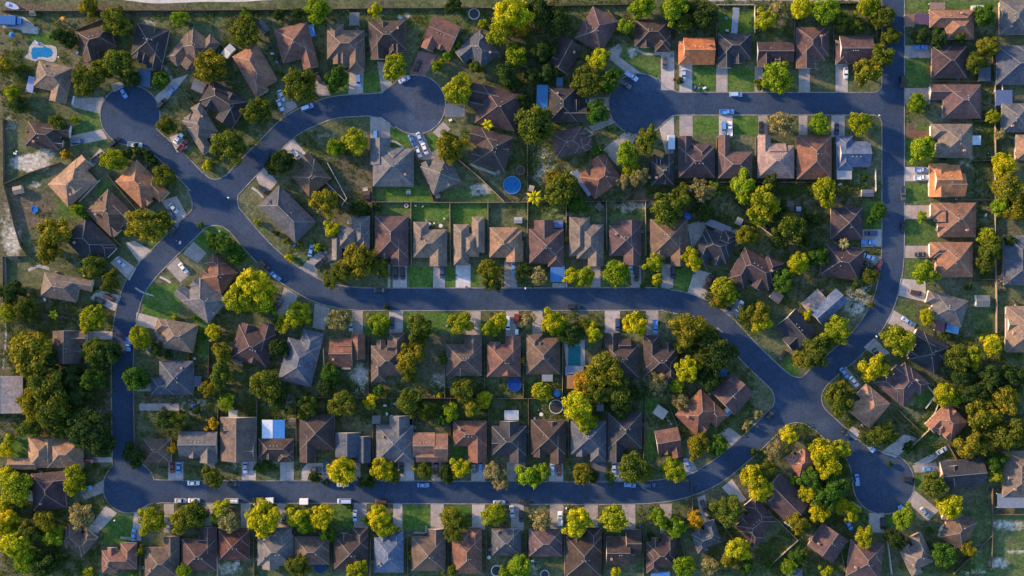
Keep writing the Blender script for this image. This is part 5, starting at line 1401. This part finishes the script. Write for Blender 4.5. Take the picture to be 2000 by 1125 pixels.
def patio(x, y, w, d, a, col, label, h=2.5, name='patio_roof', cat='patio roof', split=None):
    """a flat sheet-metal roof on four posts"""
    root = empty(name, P(x, y) * (1 - h / CAM_H), -math.radians(a)); root.location.z = 0
    W_, D_ = w * M, d * M
    b = MB(); b.box(-W_ / 2, -D_ / 2, h, W_ / 2, D_ / 2, h + .12); o = b.build('roof_sheet', MAT['sheet'], root); o.color = (*col, 1)
    if split:
        b = MB(); b.box(-W_ / 2 - .01, -D_ / 2 - .01, h + .123, -W_ / 2 + W_ * split[0], D_ / 2 + .01, h + .16); o = b.build('roof_sheet', MAT['sheet'], root); o.color = (*split[1], 1)
    for sx in (-1, 1):
        for sy in (-1, 1):
            b = MB(); b.box(sx * (W_ / 2 - .15) - .06, sy * (D_ / 2 - .15) - .06, 0, sx * (W_ / 2 - .15) + .06, sy * (D_ / 2 - .15) + .06, h); b.build('post', MAT['white'], root)
    tag(root, label, cat)
BLU = (.025, .13, .36)
patio(60, 165, 14, 31, 12, (.20,.24,.42), 'slate blue patio roof on the left side of the poolside house')
patio(143, 196, 4, 17, 12, (.35,.38,.45), 'narrow pale canopy at street end of the poolside house')
patio(608, 60, 12, 23, -12, (.03,.14,.36), 'blue patio roof beside the plum brown house above the curved street')
patio(1059, 191, 22, 50, 2, (.03,.14,.34), 'long blue patio roof left of the slate house, upper middle')
patio(1093, 160, 12, 17, 0, (.02,.10,.20), 'small teal blue canopy above the long blue patio roof', 2.3)
patio(1138, 357, 13, 57, -35, (.16,.18,.25), 'grey patio roof along the clay and plum house')
patio(1089, 534, 28, 33, 0, (.04,.15,.42), 'blue and white carport in front of the maroon house, middle street', split=(.99, (.05,.17,.45)), name='carport', cat='carport')
patio(534, 838, 44, 36, 0, (.04,.20,.55), 'half white, half blue patio roof in the bottom row yard', 2.6, split=(.47, (.66,.68,.78)))
patio(1649, 341, 29, 18, 0, (.36,.34,.38), 'pale grey patio roof below the slate blue house')
patio(281, 152, 26, 34, 4, (.045,.09,.20), 'dark blue carport roof at the street end of the black house', name='carport', cat='carport')
patio(888, 215, 32, 22, 10, (.10,.13,.18), 'grey blue carport by the right edge of upper middle cul-de-sac', name='carport', cat='carport')
patio(1861, 640, 25, 21, 12, (.03,.14,.34), 'bright blue patio roof behind the slate house at the right bend')
patio(1836, 638, 17, 18, 12, (.15,.05,.07), 'maroon patio roof next to the bright blue one')
patio(1907, 274, 17, 18, 0, (.42,.48,.58), 'pale blue-grey patio roof behind the taupe and slate house')
patio(1961, 191, 32, 30, 0, (.09,.13,.25), 'blue grey square patio roof near the right edge')
patio(1923, 145, 24, 26, 0, (.05,.06,.09), 'dark patio roof beside the dark slate right edge house')
patio(1801, 37, 28, 21, 0, (.11,.06,.11), 'purple patio roof on the left of the orange terracotta house')
patio(1777, 40, 18, 24, 0, (.24,.12,.09), 'clay-coloured canopy at the kerb beside the purple patio roof')
patio(1831, 12, 29, 14, 0, (.28,.17,.14), 'dull pink roof above the orange terracotta house')
patio(1974, 978, 52, 28, 0, (.20,.22,.28), 'wide grey patio roof below the grey brown corner house')
patio(1122, 724, 36, 17, 0, (.13,.17,.28), 'grey blue pool-side roof at the lower end of the teal pool')
patio(1115, 745, 16, 28, 0, (.30,.15,.07), 'orange brown roof below the grey blue pool-side roof')
patio(879, 723, 14, 20, 0, (.33,.29,.27), 'pale patio roof with white edge at the brown and blue house')
patio(676, 718, 18, 7, 0, (.28,.22,.20), 'thin pinkish patio roof behind the rust red house')
patio(692, 37, 20, 25, 0, (.12,.12,.13), 'grey patio roof behind the orange brown house, top yard')
patio(1084, 464, 20, 1, 0, (.1,.1,.1), 'narrow beam canopy by the maroon house') if False else None
patio(1290, 1121, 36, 8, 0, (.06,.18,.50), 'bright blue patio roof at the bottom edge behind maroon house')
patio(1545, 1017, 18, 22, 35, (.60,.60,.64), 'white carport below the dark gabled house near the crossroads bend', name='carport', cat='carport')
patio(1069, 738, 21, 14, 0, (.22,.25,.28), 'pale patio roof behind the warm brown house')
patio(999, 811, 28, 19, 0, (.36,.38,.44), 'pale rectangular patio roof behind the charcoal house, bottom row')
patio(455, 808, 17, 13, 0, (.40,.40,.34), 'small pale square canopy above the dull brown house')
patio(60, 968, 16, 20, 8, (.42,.40,.33), 'cream canopy behind the dark brown bulb house')
patio(1195, 1100, 10, 8, 0, (.3,.3,.33), 'tiny grey canopy behind the brown gabled house')
patio(1006, 196, 8, 22, 14, (.04,.15,.32), 'slim blue canopy at the right end of the long black house')
patio(1436, 40, 12, 50, 5, (.20,.23,.30), 'long narrow pale canopy behind the dark slate house, top street')
patio(1375, 808, 1, 1, 0, (.1,.1,.1), '') if False else None
patio(386, 745, 14, 20, 0, (.05,.07,.12), 'dark lean-to roof on the right of the blue black house')
patio(1400, 440, 58, 14, 22, (.16,.16,.20), 'grey strip roof along the slate house at the end of middle row')
patio(468, 698, 18, 24, 25, (.06,.08,.12), 'slate lean-to roof below the maroon house')

def shed(x, y, w, d, a, col, label, name='garden_shed', cat='shed', h=2.1, front=(.45,.4,.36)):
    root = empty(name, P(x, y) * (1 - h / CAM_H), -math.radians(a)); root.location.z = 0
    W_, D_ = w * M, d * M
    b = MB(); b.box(-W_ / 2 + .1, -D_ / 2 + .1, 0, W_ / 2 - .1, D_ / 2 - .1, h - .02); o = b.build('wall', MAT['wood'], root); o.color = (*front, 1)
    b = MB(); z = h; r = h + .28 * D_ / 2
    b.add([(-W_ / 2, -D_ / 2, z), (W_ / 2, -D_ / 2, z), (W_ / 2, D_ / 2, z), (-W_ / 2, D_ / 2, z), (-W_ / 2, 0, r), (W_ / 2, 0, r)], [(0, 1, 5, 4), (2, 3, 4, 5), (1, 2, 5), (3, 0, 4), (3, 2, 1, 0)])
    b.beam((-W_ / 2, 0, r + .02), (W_ / 2, 0, r + .02), .14, .05)
    o = b.build('roof', MAT['sheet'], root); o.color = (*col, 1)
    b = MB(); b.box(-W_ / 2 + .04, -.45, .05, -W_ / 2 + .098, .45, 1.85); o = b.build('door', MAT['painted'], root); o.color = (*[v * .7 for v in front], 1)
    tag(root, label, cat, 'sheds in the yards')
shed(1695, 377, 23, 14, 0, (.11,.12,.17), 'grey shed with a pale pink door end below the slate blue house')
shed(1920, 588, 26, 23, 0, (.15,.16,.16), 'grey shed with a white front in the yard near the right edge', front=(.7,.7,.7))
shed(1560, 408, 9, 9, 0, (.30,.36,.5), 'small pale blue shed between the dark trees')
shed(1541, 403, 18, 20, 0, (.09,.07,.06), 'brown shed next to the small pale blue shed')
shed(1091, 438, 17, 14, 0, (.09,.14,.34), 'shed with a blue roof and white end beside the maroon middle-row house', front=(.7,.7,.7))
shed(1171, 403, 14, 12, 40, (.08,.07,.07), 'tilted dark shed against the fence below the clay and plum house')
shed(715, 381, 14, 16, 0, (.06,.04,.03), 'dark brown shed by the fence left of the bright lawn')
shed(854, 381, 9, 12, -20, (.14,.12,.11), 'small brown shed below the pointed grey house')
shed(34, 371, 18, 15, -12, (.24,.18,.15), 'brown shed on bare ground at the far left')
shed(62, 25, 10, 9, 0, (.08,.08,.09), 'tiny dark shed above the blue lorry pad')
shed(14, 56, 20, 18, -32, (.09,.08,.10), 'dark shed under trees left of the plum brown house') if False else None
shed(512, 52, 22, 18, 55, (.07,.075,.09), 'dark grey shed above the clay-roofed house')
shed(388, 168, 24, 22, 25, (.11,.12,.15), 'grey shed between the tan house and the black house')
shed(1517, 579, 22, 18, 35, (.09,.09,.12), 'small slate shed in the yard of the dark maroon bend house')
shed(1172, 790, 14, 26, 0, (.08,.10,.10), 'dark green-grey shed under the trees behind bottom row')
shed(1444, 432, 12, 14, 25, (.24,.27,.27), 'pale grey-green shed right of the grey strip roof')
shed(1290, 805, 24, 20, 35, (.38,.33,.30), 'pale pinkish shed below the bare trees')
shed(1012, 430, 16, 12, 0, (.33,.32,.33), 'pale shed at the fence above the tan middle-row house')
shed(571, 824, 14, 12, 0, (.10,.08,.07), 'small brown shed right of the white and blue patio roof')
shed(735, 820, 16, 16, 0, (.13,.13,.14), 'grey shed above the grey house of the bottom row')
shed(782, 822, 28, 10, 0, (.16,.16,.18), 'long grey shed behind the grey house, bottom row')
shed(1038, 368, 10, 12, 10, (.35,.30,.28), 'pale shed just above the yellow palm')
shed(446, 100, 16, 26, 42, (.58,.56,.55), 'white shed roof between the golden tree and the clay-roofed house')
shed(1910, 16, 22, 12, 0, (.42,.44,.46), 'white shed right of the orange terracotta house') 
shed(1420, 806, 10, 14, -40, (.03,.12,.3), 'blue shed between the two houses by the crossroads')
shed(300, 722, 14, 12, 0, (.1,.1,.1), 'x') if False else None

# patio tables, umbrellas, playsets, bins
def table(x, y, label, col=(.55, .55, .55)):
    root = empty('garden_table', P(x, y))
    b = MB(); b.cyl(0, 0, .7, .75, .75, n=18); o = b.build('table_top', MAT['painted'], root); o.color = (*col, 1)
    b = MB(); b.cyl(0, 0, 0, .7, .06); b.cyl(0, 0, 0, .04, .3); b.build('pedestal', MAT['dark'], root)
    tag(root, label, 'garden table', 'garden tables')
def chair(x, y, a, label, col=(.6, .6, .6)):
    root = empty('garden_chair', P(x, y), a)
    b = MB(); b.box(-.3, -.3, .4, .3, .3, .46); o = b.build('seat', MAT['painted'], root); o.color = (*col, 1)
    b = MB(); b.box(-.3, .26, .47, .3, .32, .95); o = b.build('backrest', MAT['painted'], root); o.color = (*col, 1)
    for sx in (-.26, .26):
        for sy in (-.26, .26):
            b = MB(); b.box(sx - .025, sy - .025, 0, sx + .025, sy + .025, .4); b.build('leg', MAT['dark'], root)
    tag(root, label, 'garden chair', 'garden chairs')
table(838, 438, 'white round table behind the taupe middle-row house'); table(861, 441, 'pale round table on the bright lawn of middle row')
table(934, 374, 'dark round fire table on the sandy yard spot', (.1, .09, .08)); table(955, 1088, 'pale round table behind the blue slate house')
table(1057, 809, 'small white table beside the big dark trampoline'); table(1372, 395, 'pale garden table under the grey tree')
for k, (x, y, l) in enumerate(((868, 427, 'white garden chair alone on the bright middle-row lawn'), (833, 430, 'pale garden chair above the white round table'), (812, 402, 'pale chair at the top left of the bright lawn'), (826, 403, 'pale slim chair along the top of the bright lawn'),
    (848, 436, 'white chair between the two round tables'), (946, 70, 'white chair right of the red gabled house'), (115, 112, 'white lounger right of the kidney pool'), (33, 296, 'white chair in the yard of the dark gabled left house'))):
    chair(x, y, k * .8, l)
def umbrella(x, y, r, col, label):
    root = empty('patio_umbrella', P(x, y))
    b = MB(); n = 8; R = r * M
    b.add([(R * math.cos(2 * math.pi * i / n), R * math.sin(2 * math.pi * i / n), 2.1) for i in range(n)] + [(0, 0, 2.6)], [(i, (i + 1) % n, n) for i in range(n)])
    b.ring(0, 0, 2.05, R * .93, .05, .06, 8)
    o = b.build('canopy', MAT['matte'], root); o.color = (*col, 1)
    b = MB(); b.cyl(0, 0, 0, 2.3, .04); b.build('pole', MAT['white'], root)
    b = MB(); b.cyl(0, 0, 0, .1, .4); b.build('base', MAT['dark'], root)
    tag(root, label, 'patio umbrella', 'patio umbrellas')
umbrella(1088, 768, 7, (.03, .16, .40), 'blue octagonal umbrella above the big dark trampoline')
umbrella(1341, 423, 7, (.02, .10, .40), 'blue umbrella beside the olive tree above dark brown house')
umbrella(27, 70, 6, (.02, .12, .30), 'blue umbrella below the lorry pad')
umbrella(379, 793, 5, (.02, .06, .30), 'small blue umbrella on the bare patch below the blue black house')
def playset(x, y, a, label, col):
    root = empty('playset', P(x, y), a)
    for sx in (-1.5, 1.5):
        for sy in (-.7, .7):
            b = MB(); b.beam((sx, sy, 0), (sx, 0, 2.1), .1, .1); o = b.build('leg', MAT['wood'], root); o.color = (.3, .2, .12, 1)
    b = MB(); b.beam((-1.6, 0, 2.1), (1.6, 0, 2.1), .12, .12); o = b.build('top_bar', MAT['wood'], root); o.color = (.3, .2, .12, 1)
    b = MB(); b.beam((1.6, .2, 1.6), (3.2, .6, .2), .5, .06); o = b.build('slide', MAT['painted'], root); o.color = (*col, 1)
    for sx in (-.8, .4):
        b = MB(); b.box(sx - .2, -.1, .5, sx + .2, .1, .55); b.beam((sx - .2, 0, .5), (sx - .2, 0, 2.1), .02, .02); b.beam((sx + .2, 0, .5), (sx + .2, 0, 2.1), .02, .02); b.build('swing', MAT['dark'], root)
    b = MB(); b.box(1.2, -.7, 1.5, 2.4, .7, 1.6); o = b.build('deck', MAT['matte'], root); o.color = (*col, 1)
    tag(root, label, 'playset', 'playsets')
playset(117, 43, .6, 'orange and white playset in the upper left yard', (.6, .3, .03))
playset(1108, 346, .7, 'pale blue playset left of the grey patio roof', (.35, .42, .5))
playset(1830, 645, .3, 'blue playset by the maroon patio roof', (.05, .15, .4)) if False else None
playset(840, 360, 0, 'x', (.1,.1,.1)) if False else None
def bench(x, y, a, label):
    root = empty('picnic_table', P(x, y), a)
    b = MB(); b.box(-.95, -.4, .7, .95, .4, .76); o = b.build('table_top', MAT['wood'], root); o.color = (.4, .38, .35, 1)
    for s_ in (-1, 1):
        b = MB(); b.box(-.95, s_ * .75 - .14, .42, .95, s_ * .75 + .14, .47); o = b.build('bench_seat', MAT['wood'], root); o.color = (.4, .38, .35, 1)
        b = MB(); b.beam((s_ * .6, -.8, 0), (s_ * .6, .1, .7), .07, .09); b.beam((s_ * .6, .8, 0), (s_ * .6, -.1, .7), .07, .09); o = b.build('leg', MAT['wood'], root); o.color = (.3, .28, .25, 1)
    tag(root, label, 'picnic table', 'picnic tables')
bench(798, 375, 0, 'pale picnic table on the lawn below the slate grey house'); bench(714, 371, .2, 'pale picnic table above the dark brown shed')
bench(464, 1099, 0, 'grey picnic table behind the dark red house'); bench(683, 432, 0, 'grey picnic table above the slate and tan house')
# street lamps
_m = MB(); _m.cyl(0, 0, 0, 5.6, .09, .06, 8); _m.beam((0, 0, 5.55), (.9, 0, 5.75), .07, .07); LP = _m.mesh('pole', MAT['dark'])
_m = MB(); _m.box(.7, -.2, 5.68, 1.4, .2, 5.85, 0, (.1, .06)); LH = _m.mesh('lamp_head', MAT['white'])
for x, y, a, l in ((457, 391, 2.6, 'street lamp at the crossing of the loop road and middle street'), (647, 990, 1.6, 'street lamp on the lower kerb beside two yellow trees'), (1105, 993, 1.6, 'street lamp on the lower kerb right of the white pickup'),
    (229, 1015, .8, 'street lamp on bright lawn below the lower left bulb'), (1026, 558, -1.6, 'street lamp on the upper kerb of middle street'), (1187, 178, 0, 'street lamp at the left rim of upper right cul-de-sac'), (1714, 231, 2.8, 'street lamp at the corner of top street'),
    (1707, 660, 2.3, 'street lamp at the inner drive of the right bend'), (5, 478, 0, 'lamp post in the bare field at the left edge')):
    root = empty('street_lamp', P(x, y), a)
    share('pole', LP, root); share('lamp_head', LH, root)
    tag(root, l, 'street lamp', 'street lamps')
# wheelie bins by the drives
_m = MB(); _m.box(-.28, -.32, .06, .28, .32, 1.0, 0, (-.04, -.04)); BB = _m.mesh('bin_body', MAT['painted'])
_m = MB(); _m.box(-.34, -.38, 1.0, .34, .38, 1.07, 0, (.03, .05)); BL_ = _m.mesh('lid', MAT['painted'])
for i, (x, y) in enumerate(((1187,179),(1365,178),(628,1010),(1357,172),(561,1020),(430,452),(760,542),(1484,1004),(873,636),(1312,110),(1622,135),(720,1024),(1250,1026),(1035,908),(480,1024),(1540,990),(1690,330),(1808,512),(372,652),(585,350))):
    root = empty('wheelie_bin', P(x, y), i * .7)
    c = [(.03, .12, .3), (.03, .05, .04), (.25, .26, .28)][i % 3]
    w = ['blue', 'dark', 'grey'][i % 3]
    share('bin_body', BB, root, color=c); share('lid', BL_, root, color=c)
    tag(root, label_for([f"{w} wheelie bin", f"upright {w} wheelie bin"], x, y), 'bin', 'wheelie bins')
# air conditioners on the ground beside the houses
for i, h in enumerate(HOUSES):
    if i % 3: continue
    key, short, word, x, y, w, d, ang, side, style, col = h
    a = math.radians(ang); lx, ly = (w / 2 + 3), -d * .25
    px, py = x + lx * math.cos(a) - ly * math.sin(a), y + lx * math.sin(a) + ly * math.cos(a)
    if not (5 < px < 1995 and 5 < py < 1120): continue
    root = empty('air_conditioner', P(px, py), -a)
    b = MB(); b.box(-.45, -.45, 0, .45, .45, .8); o = b.build('casing', MAT['painted'], root); o.color = (.4, .4, .38, 1)
    b = MB(); b.cyl(0, 0, .81, .86, .36, n=12); b.build('fan_grille', MAT['dark'], root)
    tag(root, label_for(["small pale air conditioner"], px, py), 'air conditioner', 'air conditioners')

# manhole covers
for x, y in ((822,555+30),(1430,648),(520,470),(330,492),(1745,350),(1560,202),(830,205),(900,962),(1250,964),(1700,905),(1560,775)):
    root = empty('manhole_cover', P(x, y)); b = MB(); b.cyl(0, 0, .025, .045, .42, n=16); b.build('lid', MAT['dark'], root)
    tag(root, label_for(['dark manhole cover in the asphalt'], x, y), 'manhole cover', 'manhole covers')
# low growth in the yards: weeds, saplings and ground cover nobody could count
def blocked(x, y, m=3):
    for h in HOUSES:
        _, _, _, hx, hy, w, d, ang = h[:8]
        if abs(x - hx) > 70 or abs(y - hy) > 70: continue
        a = math.radians(ang); dx, dy = x - hx, y - hy
        if abs(dx * math.cos(a) + dy * math.sin(a)) < w / 2 + m and abs(-dx * math.sin(a) + dy * math.cos(a)) < d / 2 + m: return True
    for pl in BLOCK:
        r, j = False, len(pl) - 1
        if not (min(p[0] for p in pl) - 5 < x < max(p[0] for p in pl) + 5): continue
        for i in range(len(pl)):
            if (pl[i][1] > y) != (pl[j][1] > y) and x < (pl[j][0] - pl[i][0]) * (y - pl[i][1]) / (pl[j][1] - pl[i][1]) + pl[i][0]: r = not r
            j = i
        if r: return True
    return False
BLOCK = [p for p in ROADS] + [(d if isinstance(d, list) else [(d[0], d[1]), (d[2], d[1]), (d[2], d[3]), (d[0], d[3])]) for d in DRIVES]
BLOCK += [[(x0, y0), (x1, y0), (x1, y1), (x0, y1)] for x0, y0, x1, y1, s_ in LAWNS if s_ >= .6]
BLOCK += [[(40,78),(118,78),(118,125),(40,125)],[(1100,660),(1145,660),(1145,735),(1100,735)],[(980,342),(1020,342),(1020,384),(980,384)],[(0,28),(40,28),(40,60),(0,60)]]
# yard bands where the photo shows growth: x0, y0, x1, y1, share
BANDS = [(500,745,1320,830,1.0),(260,770,500,860,.5),(990,140,1240,420,.6),(1262,350,1720,600,.8),(1262,350,1700,380,1),(640,400,725,440,.8),(1000,0,1250,120,.8),(1300,0,1720,75,.7),(0,100,60,240,.8),(60,400,180,520,.3),
 (0,560,220,860,.9),(0,900,220,1125,.9),(380,590,560,830,.7),(1320,620,1470,860,.8),(1780,640,2000,900,.9),(1480,820,1700,1125,.9),(1380,980,1520,1125,.7),(1760,1040,1900,1125,.7),(1900,60,1960,560,.7),(440,20,1000,120,.4),(560,610,1330,650,.35),
 (0,20,500,130,.35),(300,130,620,330,.4),(560,280,720,400,.4),(280,905,1330,938,.25),(270,986,1500,1035,.35),(740,500,1350,560,.3),(1770,110,1830,560,.25),(560,470,660,560,.3),(1630,640,1800,870,.4),(900,150,1060,330,.5)]
rnd = random.Random(77)
for name, col, share_, tall, lab in (('undergrowth', (.075,.115,.024), 1.3, .55, 'leafy green weeds and low bushes spread through the back yards'), ('dry_weeds', (.14,.13,.045), .45, .2, 'dry straw-coloured weeds spread over the yards'), ('fallen_leaves', (.19,.15,.05), .35, .04, 'scattered yellowed leaves and twigs on the ground')):
    vs, fs = [], []
    for x0, y0, x1, y1, k in BANDS:
        for _ in range(int((x1 - x0) * (y1 - y0) / 95 * k * share_)):
            x, y = rnd.uniform(x0, x1), rnd.uniform(y0, y1)
            if blocked(x, y): continue
            c = P(x, y); rr = rnd.uniform(.5, 1.0) + (rnd.random() ** 3) * 1.6; hh = tall * rnd.uniform(.4, 1.3) * rr
            if tall < .1: rr *= 2
            for _k in range(int(16 * rr)):
                q = Vector((rnd.gauss(0, .45) * rr, rnd.gauss(0, .45) * rr, abs(rnd.gauss(0, .5)) * hh + .03)) + c
                t = Vector((rnd.gauss(0, .6), rnd.gauss(0, .6), 1)).normalized(); u = t.orthogonal().normalized(); w = t.cross(u)
                a = rnd.uniform(0, 6.28); u, w = u * math.cos(a) + w * math.sin(a), w * math.cos(a) - u * math.sin(a)
                s_ = rnd.uniform(.16, .38) * (1 if tall > .1 else .6); b_ = len(vs)
                vs += [q - u * s_, q - w * s_ * .7, q + u * s_, q + w * s_ * .7]; fs.append((b_, b_ + 1, b_ + 2, b_ + 3))
    mb = MB(); mb.add(vs, fs); o = mb.build(name, MAT['leaves']); o.color = (*col, 1)
    tag(o, lab, None, None, 'stuff'); print(name, len(fs))

# pots, boxes and odds and ends in the yards
_m = MB(); _m.cyl(0, 0, 0, .45, .22, .3, 12); POT = _m.mesh('pot', MAT['matte'])
_m = MB(); _m.box(-.6, -.35, 0, .6, .35, .5); BOX = _m.mesh('bin_body', MAT['painted'])
_m = MB(); _m.box(-.64, -.39, .5, .64, .39, .58, 0, (.05, .05)); BOXL = _m.mesh('lid', MAT['painted'])
for i, (x, y) in enumerate(((752,792),(760,800),(771,789),(779,805),(766,813),(787,797),(756,808),(1358,168),(1364,173),(1371,167),(1376,172),(1367,164),(532,105),(534,112),(541,122),(530,98),(1065,770),(1052,800),(1044,818),(155,118),(152,104),(205,48),(880,235),(1360,60),(1420,60),(1463,45),(1418,36),(96,578),(88,585),(344,470),(352,474),(1008,430),(575,480),(910,560),(1640,360),(1575,440),(30,300),(66,240),(700,60),(840,80),(1120,86),(1930,300),(1925,420),(1790,700),(1520,1000),(690,1110),(1040,1095),(1165,1010),(380,700))):
    a = i * 1.3
    if i % 2:
        root = empty('flower_pot', P(x, y), a); c, w = [((.55,.52,.5), 'pale'), ((.3,.13,.08), 'clay'), ((.6,.6,.62), 'white')][i // 2 % 3]
        share('pot', POT, root, color=c)
        f = share('plant', SMALL[i % 4], root, (0, 0, .65), color=(.07, .12, .03)); f.scale = (.32, .32, .34)
        tag(root, label_for([f"{w} flower pot with a plant"], x, y), 'flower pot', 'flower pots in the yards')
    else:
        root = empty('storage_box', P(x, y), a); c, w = [((.5,.5,.52), 'pale grey'), ((.12,.2,.36), 'blue'), ((.68,.68,.7), 'white')][i // 2 % 3]
        share('bin_body', BOX, root, color=c); share('lid', BOXL, root, color=c)
        tag(root, label_for([f"{w} storage box on the ground"], x, y), 'storage box', 'storage boxes in the yards')
